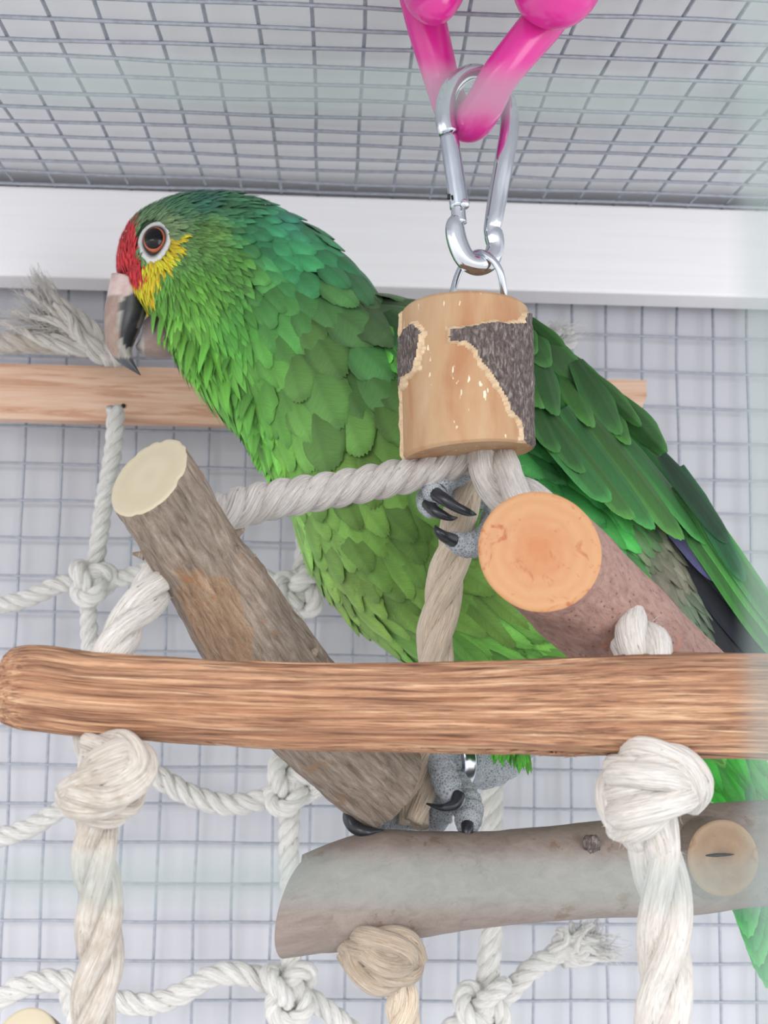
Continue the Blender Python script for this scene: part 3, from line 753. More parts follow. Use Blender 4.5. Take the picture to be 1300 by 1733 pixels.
# ------------------------------------------------------------------ parrot
YP = 0.452
bird = empty('parrot', P(700, 1000, YP), 'green amazon parrot with red forehead and yellow cheek, perched side-on holding the rope', 'parrot')
ST = [  # dorsal px, ventral px, half depth (m)
    (200, 462, 238, 508, .0050), (203, 430, 248, 525, .0095), (214, 395, 268, 548, .0135), (240, 362, 292, 575, .0165), (290, 338, 312, 612, .0190),
    (345, 328, 332, 642, .0205), (400, 333, 354, 668, .0215), (455, 350, 386, 704, .0235), (510, 380, 425, 735, .0260), (560, 418, 450, 785, .0290),
    (600, 460, 474, 830, .0325), (635, 505, 500, 885, .0355), (690, 520, 522, 945, .0375), (770, 540, 555, 1005, .0385), (850, 575, 605, 1062, .0385),
    (925, 625, 680, 1108, .0370), (990, 690, 760, 1150, .0350), (1045, 760, 850, 1190, .0320), (1095, 835, 950, 1225, .0285), (1145, 920, 1045, 1262, .0240),
    (1190, 1010, 1130, 1300, .0190), (1230, 1090, 1195, 1330, .0140), (1262, 1160, 1240, 1340, .0080)]
def body_at(u):
    k = u * (len(ST) - 1); a = min(int(k), len(ST) - 2); f = k - a
    g = lambda i: ST[max(0, min(len(ST) - 1, i))]
    p0, p1, p2, p3 = g(a - 1), g(a), g(a + 1), g(a + 2)
    s = [0.5 * (2 * p1[j] + (p2[j] - p0[j]) * f + (2 * p0[j] - 5 * p1[j] + 4 * p2[j] - p3[j]) * f * f + (3 * p1[j] - p0[j] - 3 * p2[j] + p3[j]) * f ** 3) for j in range(5)]
    return s
def surf(u, v):
    s = body_at(u); D = P(s[0], s[1], YP); V = P(s[2], s[3], YP); c = (D + V) / 2; e = (D - V) / 2 * 0.985
    cv, sv = math.cos(v), math.sin(v)
    ex = abs(sv) ** 0.9 * (1 if sv >= 0 else -1)
    return c + e * cv + Vector((0, -1, 0)) * ex * s[4]
# colour map of the plumage, given by side-view positions
CM = [(215, 420, (214, 44, 54)), (300, 350, (70, 160, 110)), (340, 335, (50, 140, 112)), (400, 345, (56, 150, 96)), (350, 400, (92, 172, 78)), (290, 380, (120, 180, 120)),
      (400, 450, (74, 166, 64)), (330, 500, (86, 186, 60)), (300, 560, (96, 200, 66)), (350, 610, (92, 206, 62)), (400, 560, (64, 170, 56)), (440, 400, (44, 156, 92)),
      (480, 370, (44, 150, 116)), (500, 440, (48, 172, 98)), (550, 440, (44, 156, 92)), (600, 500, (66, 124, 64)), (560, 500, (62, 142, 66)), (630, 530, (54, 110, 56)), (600, 450, (50, 150, 92)), (540, 400, (56, 170, 108)), (450, 380, (50, 170, 110)), (470, 520, (60, 156, 66)),
      (430, 620, (78, 176, 62)), (420, 720, (84, 190, 64)), (450, 780, (90, 180, 62)), (520, 600, (74, 148, 60)), (600, 620, (56, 138, 66)), (560, 700, (80, 158, 64)), (650, 700, (84, 160, 60)), (600, 780, (88, 160, 58)),
      (520, 900, (100, 176, 72)), (560, 1000, (104, 170, 70)), (600, 1060, (98, 164, 66)), (650, 900, (86, 160, 60)), (700, 1000, (90, 158, 60)), (680, 1090, (84, 164, 62)), (800, 1080, (84, 178, 66)), (900, 1090, (96, 194, 74)),
      (820, 980, (88, 158, 58)), (950, 820, (44, 172, 72)), (920, 780, (40, 150, 66)), (1020, 880, (50, 178, 70)), (1040, 940, (58, 160, 72)), (1090, 900, (92, 120, 92)), (1110, 960, (100, 122, 100)), (1150, 1040, (84, 128, 98)), (1190, 1100, (72, 148, 96)),
      (860, 1200, (88, 180, 64)), (1000, 1250, (84, 178, 66)), (1200, 1320, (70, 168, 60)), (700, 520, (48, 100, 50)), (900, 600, (44, 96, 48)), (1100, 800, (44, 96, 48)), (1220, 1050, (30, 44, 44))]
RED = [(229, 366), (216, 380), (196, 420), (186, 476), (208, 472), (224, 480), (248, 468), (233, 438), (229, 400)]
YEL = [(322, 392), (308, 425), (290, 452), (268, 478), (258, 514), (236, 508), (214, 484), (240, 460), (250, 445), (280, 420)]
def sidepx(p):
    q = Vector(p)
    if q.y > YP: q.y = 2 * YP - q.y
    return PX(q)
def pcol(x, y, jit=True):
    if inpoly(x, y, RED): return (232, 58, 66)
    if inpoly(x, y, YEL): return (255, 220, 50)
    W_ = 0; c = [0, 0, 0]
    for (a, b, k) in CM[1:]:
        w = 1 / (((a - x) ** 2 + (b - y) ** 2) / 400 + 0.5) ** 2; W_ += w
        for j in range(3): c[j] += k[j] * w
    c = [v / W_ for v in c]
    g = 1.0 + .04 * max(0, min(1, (y - 520) / 200)) - .05 * max(0, min(1, (470 - x) / 80))
    l = sum(c) / 3 * .10
    return ((c[0] * 1.02 + 12 + l) * g, (c[1] * .90 + l) * g, (c[2] * .88 + 6 + l) * g)
nu, nv = 110, 72
bod = MB(); rings = []
for i in range(nu + 1):
    ring = []
    for k in range(nv):
        q = surf(i / nu, 2 * PI * k / nv); x, y = sidepx(q); c = pcol(x, y)
        ring.append(bod.vert(q, q, lin(tuple(v * 0.5 for v in c))))
    rings.append(ring)
for i in range(nu):
    for k in range(nv): bod.face((rings[i][k], rings[i + 1][k], rings[i + 1][(k + 1) % nv], rings[i][(k + 1) % nv]))
bod.face(tuple(rings[0])); bod.face(tuple(reversed(rings[-1])))
bod.build('body', M['skin_body'], bird)
bvh = BVHTree.FromPolygons([Vector(v) for v in bod.v], bod.f)
def hit(x, y, far=False):
    d = (P(x, y, 1) - CAM).normalized()
    h = bvh.ray_cast(CAM, d)
    if h[0] is None: return None
    return h[0], (h[1] if h[1].y < 0 else -h[1])

# feather shapes -----------------------------------------------------------
def feather_grid(nl, nw, L=1.0, seed=0, tip='round', fray=0.05, edge=0.8, rim=None):
    """unit feather: +Y base to tip, Z outward; returns verts (p, lc, mod), faces"""
    rnd = random.Random(seed); V = []; Fc = []
    for j in range(nl + 1):
        t = j / nl
        if tip == 'round': w = (0.5 + 0.5 * min(1, t / .45) ** .8) * (1 - .22 * max(0, (t - .6) / .4) ** 2); arc = .28
        elif tip == 'long': w = (0.55 + 0.45 * min(1, t / .3)) * (1 - .22 * max(0, (t - .6) / .4) ** 2); arc = .10
        else: w = ((0.6 + 0.4 * t / .35) if t < .35 else max(0.0, 1 - (t - .35) / .65) ** .7); arc = .0
        w = max(w, 0.03) * 0.5
        for i in range(nw + 1):
            s = 2 * i / nw - 1; e = s * s
            tooth = (fray * (.9 if i % 2 else -.5) * rnd.uniform(.4, 1.4)) if (j == nl and nw > 8) else 0
            x = s * w * (1 + rnd.uniform(-fray, fray) * e * .9)
            
            y = (t - arc * e * abs(s) ** .6 * t * t * t - 0.04 * abs(s) * t + tooth) * L
            z = -0.40 * x * x + 0.025 * math.exp(-(s / .18) ** 2) + 0.06 * math.sin(PI * t) - 0.05 * t * t
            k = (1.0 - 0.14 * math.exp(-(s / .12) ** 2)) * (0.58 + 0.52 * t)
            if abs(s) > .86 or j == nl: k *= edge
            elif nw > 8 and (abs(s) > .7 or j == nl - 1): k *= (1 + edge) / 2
            V.append(((x, y, z), (s * .5, t, seed * 3.1), k))
    for j in range(nl):
        for i in range(nw):
            a = j * (nw + 1) + i; Fc.append((a, a + 1, a + nw + 2, a + nw + 1))
    return V, Fc
def feather_mesh(name, V, Fc, rimcol=None):
    mb = MB()
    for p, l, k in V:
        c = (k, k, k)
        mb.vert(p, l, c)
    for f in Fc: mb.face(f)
    o = mb.build(name, M['feather']); me = o.data; bpy.data.objects.remove(o); return me
BIG = [feather_mesh('contour_feather_shape', *feather_grid(9, 18, seed=s, fray=0.032, edge=0.66)) for s in range(6)]
THR = [feather_mesh('throat_feather_shape', *feather_grid(8, 4, seed=s + 90, fray=0.05, edge=0.72, tip='point')) for s in range(4)]
LONG = [feather_mesh('flight_feather_shape', *feather_grid(20, 14, seed=20 + s, tip='long', fray=0.006, edge=2.1)) for s in range(4)]
COV = [feather_mesh('covert_shape', *feather_grid(12, 14, seed=30 + s, tip='round', fray=0.010, edge=1.9)) for s in range(4)]
SMALL = [feather_grid(4, 2, seed=s, tip='point', fray=0.1, edge=0.75) for s in range(8)]
MED = [feather_grid(6, 4, seed=s + 50, tip='point', fray=0.08, edge=0.75) for s in range(6)]
BIGG = [feather_grid(6, 4, seed=s + 70, tip='round', fray=0.08, edge=0.72) for s in range(6)]
def fmat(p, d, n, L, w, lift=0.1, roll=0.0):
    y = d.normalized(); n = (n - y * n.dot(y)).normalized()
    y = (y + n * lift).normalized(); n = (n - y * n.dot(y)).normalized(); x = y.cross(n).normalized()
    if roll:
        x, n = x * math.cos(roll) + n * math.sin(roll), n * math.cos(roll) - x * math.sin(roll)
    return Matrix(((x.x * w, y.x * L, n.x * w, p.x), (x.y * w, y.y * L, n.y * w, p.y), (x.z * w, y.z * L, n.z * w, p.z), (0, 0, 0, 1)))
def add_feather_obj(name, me, mtx, col, label=None):
    o = bpy.data.objects.new(name, me); COL.objects.link(o); o.parent = bird
    o.matrix_parent_inverse = Matrix.Translation(bird.location).inverted()
    o.matrix_basis = mtx; c = lin(col); o.color = c
    if label: o['label'] = label
    return o
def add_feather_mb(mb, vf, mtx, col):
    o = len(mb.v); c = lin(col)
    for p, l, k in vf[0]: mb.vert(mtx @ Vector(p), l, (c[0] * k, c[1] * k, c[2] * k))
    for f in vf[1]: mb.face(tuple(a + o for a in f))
GUIDE = [(205, 440, .1, -1), (215, 395, .4, -1), (240, 360, .9, -.6), (300, 332, 1, -.15), (380, 330, 1, .15), (450, 350, .9, .5), (540, 420, .75, .75), (620, 500, .6, .85),
         (290, 440, .8, .6), (262, 470, .0, 1), (245, 480, -.1, 1), (255, 520, .0, 1), (290, 540, .2, 1), (340, 590, .3, 1), (300, 590, .2, 1), (380, 640, .3, 1), (350, 480, .7, .75), (330, 400, 1, .25), (420, 460, .8, .65), (470, 520, .6, .85),
         (420, 720, .25, 1), (450, 770, .3, 1), (500, 650, .45, .95), (560, 760, .5, .9), (600, 600, .55, .85), (650, 700, .5, .9), (520, 880, .45, .9), (560, 980, .55, .85), (620, 1060, .8, .6), (650, 950, .65, .8),
         (750, 1000, .8, .6), (850, 1060, .95, .4), (960, 1100, 1, .2), (700, 520, .8, .5), (920, 800, .85, .6), (1000, 860, .7, .8), (1050, 920, .6, .9), (1120, 980, .6, .9), (1180, 1080, .6, .9), (1000, 1240, .95, .4), (950, 640, .7, .7), (1200, 1320, .8, .6)]
def flow(x, y):
    fx = fy = W_ = 0
    for (a, b, dx, dy) in GUIDE:
        w = 1 / (((a - x) ** 2 + (b - y) ** 2) / 900 + 0.3) ** 1.6; fx += dx * w; fy += dy * w; W_ += w
    return fx / W_, fy / W_
SZ = [(210, 430, 15, 5), (240, 360, 15, 5), (260, 450, 16, 5), (300, 340, 18, 7), (330, 400, 22, 7), (240, 490, 24, 5), (280, 480, 24, 6), (400, 350, 30, 16), (350, 450, 26, 8), (270, 530, 46, 9), (300, 570, 60, 12), (340, 610, 66, 15), (390, 640, 76, 20), (330, 520, 42, 10),
      (400, 480, 32, 13), (400, 560, 50, 18), (450, 400, 44, 34), (450, 480, 54, 38), (520, 420, 62, 50), (480, 550, 78, 56), (560, 480, 76, 64), (430, 700, 84, 26), (430, 770, 84, 30), (480, 640, 92, 64), (540, 620, 104, 86), (620, 600, 108, 94), (560, 740, 110, 86), (650, 720, 112, 94),
      (500, 850, 76, 44), (600, 900, 84, 56), (560, 1000, 64, 38), (700, 1000, 100, 46), (820, 1080, 140, 40), (920, 1090, 150, 36), (900, 780, 110, 44), (1010, 870, 100, 34), (1110, 950, 70, 24), (1180, 1080, 70, 20), (800, 900, 90, 56), (1200, 1320, 120, 30)]
def fsize(x, y):
    l = w_ = W_ = 0
    for (a, b, L, w) in SZ:
        k = 1 / (((a - x) ** 2 + (b - y) ** 2) / 900 + 0.3) ** 2; l += L * k; w_ += w * k; W_ += k
    return l / W_, w_ / W_
# Poisson scatter over the whole body
tris = []; cum = []; tot = 0
for f in bod.f:
    if len(f) != 4: continue
    a, b, c, d = (Vector(bod.v[i]) for i in f)
    ar = (b - a).cross(d - a).length; tot += ar; cum.append(tot); tris.append((a, b, c, d, (b - a).cross(d - a).normalized()))
import bisect
rnd = random.Random(11); cells = {}; CS = 0.0022; acc = []
EYE = (261, 406)
for _ in range(150000):
    i = bisect.bisect(cum, rnd.random() * tot); a, b, c, d, n = tris[min(i, len(tris) - 1)]
    s, t_ = rnd.random(), rnd.random(); p = a + (b - a) * s + (d - a) * t_
    x, y = sidepx(p)
    if math.hypot((x - EYE[0]) / 30, (y - EYE[1] - 3) / 37) < 1: continue
    if inpoly(x, y, [(190, 478), (226, 484), (243, 512), (250, 545), (190, 560)]): continue
    L, w = fsize(x, y); w = max(w, 4); rad = m(w, YP) * 0.50
    far = p.y > YP + .004
    if far: rad *= 1.35
    ok = True; R_ = int(rad / CS) + 1; ci = (int(p.x // CS), int(p.y // CS), int(p.z // CS))
    for dx in range(-R_, R_ + 1):
        for dy in range(-R_, R_ + 1):
            for dz in range(-R_, R_ + 1):
                for q in cells.get((ci[0] + dx, ci[1] + dy, ci[2] + dz), ()):
                    if (q - p).length < rad: ok = False; break
                if not ok: break
            if not ok: break
        if not ok: break
    if not ok: continue
    cells.setdefault(ci, []).append(p); acc.append((p, n, x, y, L, w, far))
cen_axis = []
plum = {'head_plumage': MB(), 'body_plumage': MB()}
big = []
for (p, n, x, y, L, w, far) in acc:
    # outward normal
    fx, fy = flow(x, y); k = rnd.uniform(-.22, .22); fx, fy = fx - fy * k, fy + fx * k
    if n.dot(p - Vector((p.x, YP, p.z))) < 0 and abs(p.y - YP) > .002: n = -n
    d = Vector((fx, 0, -fy)); d = (d - n * d.dot(n))
    if d.length < 0.2: d = Vector((fx, 0, -fy))
    Lm = m(L, YP) * rnd.uniform(.85, 1.2); wm = m(w, YP) * rnd.uniform(.85, 1.15)
    lift = {True: 0.16, False: 0.10}[L < 40] * rnd.uniform(.5, 1.7)
    if 540 < y < 700 and x < 430 and x < 250 + (y - 480) * .8: lift *= 1.8
    c = pcol(x + rnd.uniform(-5, 5), y + rnd.uniform(-5, 5)); g = rnd.uniform(.88, 1.18); c = tuple(min(255, v * g) for v in c)
    mt = fmat(p - d.normalized() * Lm * .3 + n * .0004, d, n, Lm, wm, lift, rnd.uniform(-.15, .15))
    if not far and w >= 24: big.append((w * L, mt, c, y))
    elif w > 24: add_feather_mb(plum['body_plumage'], rnd.choice(BIGG), mt, c)
    elif w > 9: add_feather_mb(plum['body_plumage' if y > 560 else 'head_plumage'], rnd.choice(MED), mt, c)
    else: add_feather_mb(plum['head_plumage'], rnd.choice(SMALL), mt, c)
big.sort(key=lambda a: -a[0])
print('feathers', len(acc), 'big', len(big))
for i, (_, mt, c, y) in enumerate(big):
    if i < 298: add_feather_obj('feather', rnd.choice(BIG), mt, c)
    else: add_feather_mb(plum['body_plumage'], rnd.choice(BIGG), mt, c)
for k, v in plum.items(): tag(v.build(k, M['feather'], bird), kind='stuff')

# hanging throat feathers
tp = [(262, 560), (272, 582), (284, 596), (296, 602), (308, 618), (318, 636), (330, 652), (344, 664), (362, 666), (380, 672), (394, 694), (406, 715), (414, 742), (424, 766), (438, 784), (452, 806), (466, 822), (480, 840)]
for q in range(240):
    a = rnd.random() * (len(tp) - 1); i = int(a); f = a - i
    x = tp[i][0] * (1 - f) + tp[i + 1][0] * f; y = tp[i][1] * (1 - f) + tp[i + 1][1] * f
    dep = rnd.random() if q % 3 else rnd.random() * .12; off = rnd.uniform(0, 60) * dep; x += off - 9; y -= off * .35 + rnd.uniform(0, 10) - 3
    L = rnd.uniform(40, 66) + (y - 560) * .16; dx = rnd.uniform(.05, .32); side = rnd.choice((-1, 1, -1))
    Yt = YP + side * (.004 + .018 * dep) ; Yb_ = YP + side * (.003 + .016 * dep)
    bx, by = x - L * dx - rnd.uniform(-4, 8) + 16, y - L
    A = P(bx, by, Yb_); B = P(x, y, Yt)
    c = pcol(min(bx, 470), by); g = rnd.uniform(.9, 1.25)
    add_feather_obj('throat_feather', rnd.choice(THR), fmat(A, B - A, Vector((rnd.uniform(-.9, -.1), side * 1.0, rnd.uniform(-.3, .2))), (B - A).length, m(rnd.uniform(8, 13) + max(0, y - 560) * .09, YP)), tuple(min(255, v * g) for v in c))

# folded wing --------------------------------------------------------------
DOR = [(612, 585), (613, 555), (625, 525), (655, 505), (700, 499), (800, 520), (905, 572), (960, 612), (1020, 665), (1080, 728), (1130, 775), (1175, 835), (1215, 890), (1255, 965), (1310, 1070)]
def dd(x, y):
    best = 1e9
    for i in range(len(DOR) - 1):
        ax_, ay = DOR[i]; bx, by = DOR[i + 1]; dx, dy = bx - ax_, by - ay
        tt = max(0, min(1, ((x - ax_) * dx + (y - ay) * dy) / (dx * dx + dy * dy))); best = min(best, math.hypot(x - ax_ - dx * tt, y - ay - dy * tt))
    return best
def WY(x, y):
    t_ = min(1, dd(x, y) / 150.0); taper = max(0, min(1, (x - 1000) / 300))
    Yn = .4035 + .018 * taper
    return Yn + (.447 - Yn) * (1 - math.sqrt(1 - (1 - t_) ** 2)) ** .8
WP = [(616, 585), (616, 555), (628, 530), (655, 511), (700, 506), (800, 527), (900, 576), (955, 620), (1015, 672), (1075, 735), (1125, 785), (1165, 840), (1195, 880), (1170, 905), (1130, 885), (1060, 850), (1000, 810), (940, 765), (880, 715), (800, 690), (720, 650), (650, 605)]
for side in (0, 1):
    mb = MB(); idx = {}
    step = 12
    for gx in range(600, 1320, step):
        for gy in range(490, 1100, step):
            if inpoly(gx, gy, WP):
                f = []
                for (a, b) in ((gx, gy), (gx, gy + step), (gx + step, gy + step), (gx + step, gy)):
                    if (a, b) not in idx:
                        q = P(a, b, WY(a, b) + .0015)
                        if side: q.y = 2 * YP - q.y
                        idx[(a, b)] = mb.vert(q, q, lin((46, 98, 50)))
                    f.append(idx[(a, b)])
                mb.face(f if not side else tuple(reversed(f)))
    mb.build('wing', M['skin_body'], bird)
def wf(x0, y0, x1, y1, w, z, col, kind=LONG, name='wing_feather', label=None, mirror=True, lift=0.0, Y=None, rollk=0.0):
    """feather from base px to tip px on the wing surface; z = layer height in mm"""
    Ya = Y or WY(x0, y0); Yb = Y or WY(x1, y1)
    a = P(x0, y0, Ya - z * .001 + .001); b = P(x1, y1, Yb - z * .001 - .0006)
    mx, my = (x0 + x1) / 2, (y0 + y1) / 2; dx, dy = x1 - x0, y1 - y0; l = math.hypot(dx, dy); px_, py_ = -dy / l * w / 2, dx / l * w / 2
    A = P(mx + px_, my + py_, Y or WY(mx + px_, my + py_)); B = P(mx - px_, my - py_, Y or WY(mx - px_, my - py_))
    n = (b - a).cross(A - B).normalized()
    if n.y > 0: n = -n
    me = rnd.choice(kind); mt = fmat(a, b - a, n, (b - a).length, m(w, Yb), lift, rollk)
    add_feather_obj(name, me, mt, col, label)
    if mirror:
        R2 = Matrix.Translation((0, 2 * YP, 0)) @ Matrix.Scale(-1, 4, (0, 1, 0)) @ mt @ Matrix.Scale(-1, 4, (1, 0, 0))
        add_feather_obj(name, me, R2, col, label)
DG = (56, 104, 42); DG2 = (45, 90, 40)
# dark primaries and tail first (lowest layers)
for k, (a, b, c, d, w, col) in enumerate([(1080, 870, 1300, 1180, 60, (24, 26, 34)), (1090, 890, 1280, 1210, 60, (20, 22, 28)), (1110, 880, 1330, 1150, 56, (26, 30, 40)), (1120, 860, 1350, 1120, 52, (28, 40, 44))]):
    wf(a, b, c, d, w, 0.2 + .3 * k, col, Y=.437 - .001 * k)
wf(1120, 860, 1225, 985, 44, 2.0, (66, 66, 100), Y=.431, label='violet-blue primary feather edge'); wf(1075, 850, 1195, 935, 22, 1.5, (190, 70, 50), Y=.4325, label='orange-red feather edge')
wf(1150, 850, 1196, 940, 26, 1.8, (196, 76, 52), Y=.4315)
for k, (a, b, c, d, w, col) in enumerate([(1130, 830, 1330, 1125, 46, (54, 112, 48)), (1150, 830, 1345, 1110, 44, (66, 132, 58)), (1165, 835, 1340, 1085, 40, (56, 120, 54)), (1150, 790, 1262, 985, 34, (30, 84, 50)), (1120, 770, 1235, 920, 34, (26, 60, 38))]):
    wf(a, b, c, d, w, 2.4 + .5 * k, col, Y=.4300 - .0007 * k)
# flight feathers, lowest to highest
fl = [(905, 700, 1035, 848, 54), (925, 690, 1075, 878, 56), (955, 690, 1110, 895, 58), (985, 690, 1160, 912, 62), (1035, 715, 1205, 922, 56)]
for k, (a, b, c, d, w) in enumerate(fl): wf(a, b, c, d, w * 1.15, 2.0 + .55 * k, DG if k % 2 else (48, 108, 50))
wf(1060, 700, 1215, 905, 34, 2.0, DG2); wf(880, 640, 990, 800, 54, 2.2, DG2); wf(870, 620, 945, 765, 56, 2.6, DG2)
# greater coverts
cv = [(880, 560, 916, 690, 60), (900, 580, 942, 702, 58), (930, 590, 1004, 722, 60), (975, 610, 1052, 735, 54), (1010, 660, 1066, 752, 46), (1040, 672, 1128, 770, 40)]
for k, (a, b, c, d, w) in enumerate(cv): wf(a, b, c, d, w * 1.2, 5.2 + .45 * k, DG2 if k % 2 else DG, COV)
cv = [(880, 545, 930, 620, 50), (905, 560, 1000, 657, 40), (940, 590, 1048, 692, 34), (985, 625, 1085, 722, 30), (890, 540, 965, 615, 34), (860, 535, 905, 600, 50)]
for k, (a, b, c, d, w) in enumerate(cv): wf(a, b, c, d, w * 1.2, 7.6 + .4 * k, (49, 92, 42), COV)
# shoulder
for k, (a, b, c, d, w, col) in enumerate([(650, 560, 700, 640, 56, (80, 150, 60)), (628, 540, 662, 612, 40, (90, 170, 66)), (700, 590, 760, 680, 60, DG), (760, 600, 830, 700, 60, DG), (650, 530, 720, 620, 66, DG2), (632, 520, 690, 590, 56, (44, 94, 46)), (720, 530, 800, 630, 66, DG2), (800, 540, 870, 650, 64, DG2), (650, 508, 730, 560, 56, (44, 88, 46)), (720, 508, 810, 580, 60, (42, 88, 44)), (800, 525, 880, 600, 58, (42, 88, 44))]):
    wf(a, b, c, d, w, 2.4 + .5 * k, col, COV)
# tail
for k in range(10):
    s = k / 9 - .5
    a = P(1215, 1130 + s * 40, YP + s * .012); b = P(1315 + s * 90, 1650 + s * 130 - 60 * abs(s), YP + .004 + s * .03)
    n = Vector((-.55, -.8, -.2)).normalized()
    add_feather_obj('tail_feather', rnd.choice(LONG), fmat(a + n * .0006 * (5 - abs(k - 4.5)), b - a, n, (b - a).length, m(70, YP)), (70, 140, 80) if k % 2 else (56, 122, 70))
for k in range(16):
    x = rnd.uniform(1150, 1240); y = rnd.uniform(1180, 1290)
    a = P(x, y, .440); b = P(x + rnd.uniform(40, 90), y + rnd.uniform(70, 130), .438)
    add_feather_obj('tail_covert', rnd.choice(BIG), fmat(a, b - a, Vector((-.2, -1, 0)), (b - a).length * 1.1, m(34, YP)), (64, rnd.randint(150, 190), 58))

# eye ----------------------------------------------------------------------
def eye(mirror):
    h = hit(262, 406); c = h[0]; n = Vector((-0.14, -1, 0.05)).normalized()
    right = Vector((1, 0, 0)); right = (right - n * right.dot(n)).normalized(); upv = right.cross(n); upv = upv if upv.z > 0 else -upv
    fl_ = lambda q: Vector((q.x, 2 * YP - q.y, q.z)) if mirror else q
    k1 = m(1, YP)
    # naked white ring
    mb = MB(); rg = []
    prof = [(1.0, -1.0), (0.97, .5), (0.9, 1.3), (0.8, 1.7), (0.7, 2.1), (0.64, 2.7), (0.60, 3.0), (0.55, 2.4)]
    for s, z in prof:
        ring = []
        for i in range(48):
            a = 2 * PI * i / 48; rx = 31.5; ry = 37 + (7 if math.sin(a) < 0 else 0) * abs(math.sin(a)) ** 3
            ox, oy = (-4 * (1 - math.sin(a)) * .5) * (s - .55), 0
            q = c + right * (math.cos(a) * rx * s + ox * 2) * k1 + upv * math.sin(a) * ry * s * k1
            hh_ = bvh.find_nearest(q); q = (hh_[0] if s > .62 else q) + n * z * k1 * .8 + n * .0002
            col = (222, 222, 220) if s > .72 else ((150, 146, 144) if s > .65 else (52, 50, 54))
            ring.append(mb.vert(fl_(q), q, lin(col)))
        rg.append(ring)
    for j in range(len(rg) - 1):
        for i in range(48):
            f = (rg[j][i], rg[j][(i + 1) % 48], rg[j + 1][(i + 1) % 48], rg[j + 1][i]); mb.face(f)
    mb.build('eye_ring', M['bare_skin'], bird)
    Me = Matrix((right, upv, n)).transposed()
    ec = c - n * .0012
    eb = MB(); sphere(eb, (0, 0, 0), 21 * k1, 24 * k1, .0042, 32, 20, M=Me)
    eb.v = [tuple(fl_(Vector(v) + ec)) for v in eb.v]
    # iris dome
    eo = eb.build('eye', M['iris'], bird)
    pb = MB(); rg = []
    for f_ in (0.0, .15, .3, .45, .6, .72, .755, .77):
        ring = []
        for i in range(32):
            a = 2 * PI * i / 32; q = ec + right * math.cos(a) * f_ * 21 * k1 + upv * math.sin(a) * f_ * 24 * k1 + n * (.0042 * math.sqrt(1 - f_ * f_) + (.00022 if f_ < .76 else -.0002))
            ring.append(pb.vert(fl_(q), q))
        rg.append(ring)
    for j in range(len(rg) - 1):
        for i in range(32): pb.face((rg[j][i], rg[j][(i + 1) % 32], rg[j + 1][(i + 1) % 32], rg[j + 1][i]))
    pb.build('pupil', M['pupil'], eo)
eye(False); eye(True)

# beak ---------------------------------------------------------------------
def loftpx(sts, n, nseg, colf, power=0.8, bump=None):
    """stations: (x, y, half width px, half depth m, angle of the in-plane width axis)"""
    q = crs(sts, nseg); mb = MB(); rings = []
    for i, s in enumerate(q):
        c = P(s[0], s[1], YP); e = Vector((math.cos(s[4]), 0, -math.sin(s[4]))); ring = []
        for k in range(n):
            a = 2 * PI * k / n; ca, sa = math.cos(a), math.sin(a)
            v = c + e * ca * m(s[2], YP) + Vector((0, -1, 0)) * (abs(sa) ** power) * (1 if sa > 0 else -1) * s[3]
            x, y = sidepx(v)
            ring.append(mb.vert(v, v, lin(colf(x, y, i / (nseg - 1), ca))))
        rings.append(ring)
    for i in range(len(rings) - 1):
        for k in range(n): mb.face((rings[i][k], rings[i][(k + 1) % n], rings[i + 1][(k + 1) % n], rings[i + 1][k]))
    mb.face(tuple(reversed(rings[0]))); mb.face(tuple(rings[-1]))
    return mb
BLK = [(214, 498), (236, 494), (246, 508), (243, 530), (232, 560), (224, 585), (214, 590), (206, 575), (204, 545), (206, 515)]
def ubc(x, y, t, ca):
    nn = noise.noise(Vector((x * .09, y * .05, 3)))
    if y < 500 and x < 222: return (222, 198, 192) if nn < .25 else (206, 176, 170)
    if y < 492: return (205, 180, 170)
    if inpoly(x + nn * 5, y, BLK): return mixc((50, 50, 54), (120, 118, 116), max(0, nn))
    if y > 606: return mixc((92, 94, 100), (60, 60, 66), max(0, (y - 606) / 26))
    if x < 200: return mixc((158, 130, 118), (176, 152, 138), .5 + nn)
    return mixc((150, 146, 140), (190, 184, 172), .5 + nn)
ub = loftpx([(222, 478, 34, .0100, .25), (217, 500, 33, .0098, .12), (212, 530, 34, .0092, .0), (207, 560, 29, .0080, -.12), (205, 583, 23, .0062, -.30), (209, 600, 16, .0045, -.6), (219, 615, 9, .0028, -.8), (230, 627, 4, .0012, -.8), (238, 635, .8, .0003, -.8)], 28, 50, ubc)
uo = ub.build('upper_beak', M['beak'], bird)
def lbc(x, y, t, ca):
    nn = noise.noise(Vector((x * .08, y * .08, 7)))
    if x < 244: return mixc((176, 168, 160), (120, 112, 110), .5 + nn)
    return mixc((150, 126, 118), (98, 88, 88), max(0, min(1, (580 - y) / 40)))
lb = loftpx([(296, 542, 38, .0105, .3), (282, 562, 40, .0105, .5), (266, 577, 35, .0095, .8), (250, 584, 22, .0080, 1.15), (240, 588, 12, .0060, 1.4), (233, 590, 5, .0045, 1.5)], 28, 40, lbc, 0.85)
lb.build('lower_beak', M['beak'], bird)
mb = MB(); sphere(mb, P(198, 483, YP - .0080), m(3, YP), .0006, m(5, YP), col=lin((120, 80, 80))); mb.build('nostril', M['bare_skin'], uo)
mb = MB(); sphere(mb, P(198, 483, YP - .0080).xyz + Vector((0, .016, 0)), m(3, YP), .0006, m(5, YP), col=lin((120, 80, 80))); mb.build('nostril', M['bare_skin'], uo)

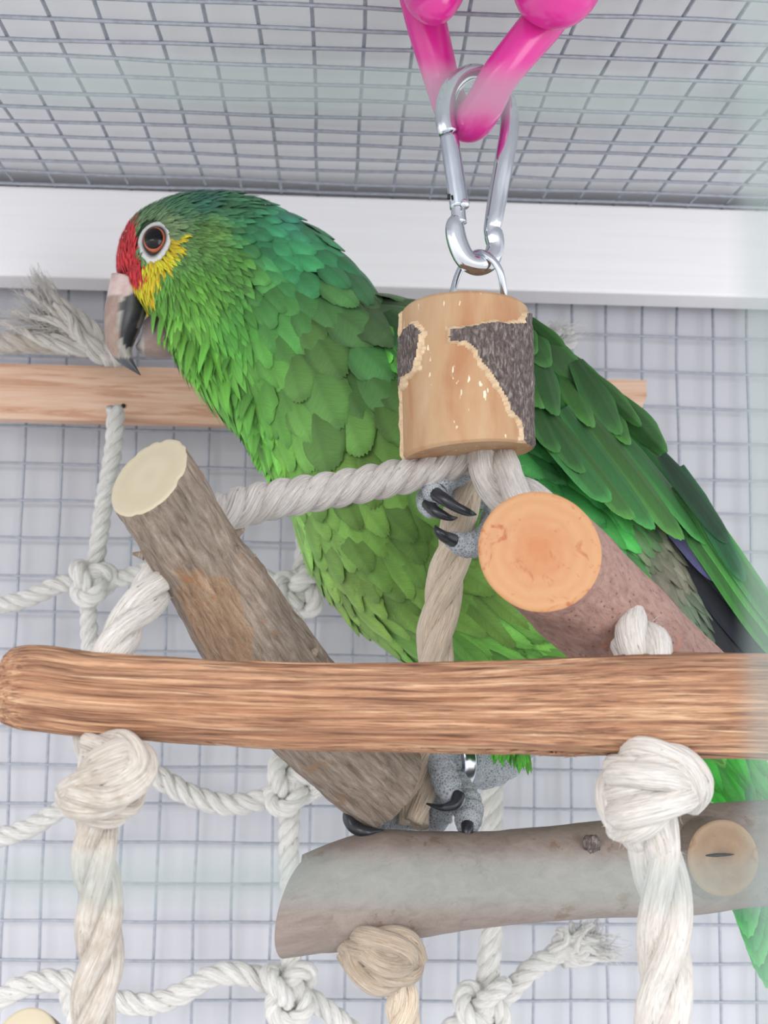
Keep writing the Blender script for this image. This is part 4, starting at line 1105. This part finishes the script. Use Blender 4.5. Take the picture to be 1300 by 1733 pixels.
# feet ---------------------------------------------------------------------
def toe(pts, parent, name='toe', n=40):
    p, r = path(pts, n); mb = MB(); L = 0
    tube(mb, p, r, 16, disp=lambda a, s, rr: rr * (.10 * abs(math.sin(s * 900)) + .12 * noise.noise(Vector((math.cos(a) * 2, math.sin(a) * 2, s * 400)))))
    c = p[-1]; sphere(mb, c, r[-1] * 1.0, nu=12, nv=8)
    return mb.build(name, M['foot'], parent)
def claw(pts, parent):
    p, r = path(pts, 26); mb = MB(); tube(mb, p, r, 12); return mb.build('claw', M['claw'], parent)
rf = toe([(850, 850, .418, 34), (820, 820, .408, 34), (795, 815, .395, 32), (775, 820, .386, 28), (770, 835, .384, 24)], bird, 'raised_foot')
t1 = toe([(785, 800, .378, 20), (760, 806, .371, 22), (742, 818, .368, 22), (735, 832, .366, 19), (744, 840, .364, 14)], rf)
claw([(738, 836, .3635, 12), (752, 845, .360, 11), (772, 858, .359, 9), (792, 867, .360, 7), (806, 871, .363, 1.5)], t1)
t2 = toe([(770, 815, .388, 18), (742, 830, .378, 20), (724, 846, .374, 19), (728, 862, .370, 16)], rf)
claw([(724, 852, .368, 11), (735, 864, .364, 10), (750, 872, .363, 8), (764, 877, .364, 5), (774, 876, .366, 1.5)], t2)
t3 = toe([(840, 870, .400, 24), (832, 900, .386, 22), (810, 918, .376, 21), (786, 922, .370, 20), (765, 914, .368, 15)], rf)
claw([(768, 915, .367, 12), (752, 908, .363, 10), (741, 899, .362, 7), (737, 890, .364, 2)], t3)
# standing leg
lg = toe([(885, 1205, .432, 46), (862, 1250, .426, 46), (828, 1288, .420, 42), (800, 1290, .414, 36), (765, 1292, .410, 32), (745, 1320, .408, 28), (742, 1360, .406, 28), (735, 1385, .405, 26)], bird, 'standing_leg', 60)
for (pt, cl) in (([(750, 1262, .402, 20), (745, 1285, .396, 22), (752, 1315, .390, 22), (765, 1345, .387, 20), (772, 1352, .386, 16)], [(776, 1345, .3845, 12), (770, 1360, .382, 10), (755, 1366, .381, 7), (742, 1366, .382, 5), (722, 1360, .384, 1.5)]),
                 ([(765, 1320, .404, 22), (782, 1345, .398, 24), (793, 1372, .392, 24), (792, 1395, .388, 20)], [(791, 1395, .385, 11), (791, 1406, .383, 10), (790, 1416, .382, 6), (789, 1421, .382, 2)]),
                 ([(720, 1380, .404, 20), (680, 1385, .404, 20), (634, 1380, .396, 22), (610, 1372, .388, 18)], [(604, 1364, .386, 11), (592, 1380, .382, 12), (598, 1398, .380, 11), (620, 1408, .378, 9), (648, 1406, .380, 3)])):
    tt = toe(pt, lg); claw(cl, tt)
mb = MB(); c0 = P(764, 1288, .4105); c1 = P(786, 1288, .4125); rB = m(46, .41)
for (a, b, rr) in ((c0, c1, rB),):
    tube(mb, [a.lerp(b, i / 6) for i in range(7)], [rr * .98, rr, rr, rr, rr, rr, rr * .98], 36)
mb.build('leg_band', M['zinc'], lg)
# feather trousers
mb = MB()
for _ in range(150):
    x = rnd.uniform(835, 892); y = rnd.uniform(1215, 1262) + max(0, rnd.uniform(-10, 1) * (875 - x) * .05 + (x - 862) * .5); a = P(x, y, rnd.uniform(.385, .40) + .006 * (x - 850) / 50)
    d = Vector((rnd.uniform(-.3, .5), rnd.uniform(-.3, .3), -1)); 
    add_feather_mb(mb, rnd.choice(MED), fmat(a, d, Vector((.1, -1, .2)), m(rnd.uniform(26, 40), .41), m(12, .41), .1), (96, rnd.randint(160, 200), 64))
tag(mb.build('thigh_plumage', M['feather'], lg), kind='stuff')
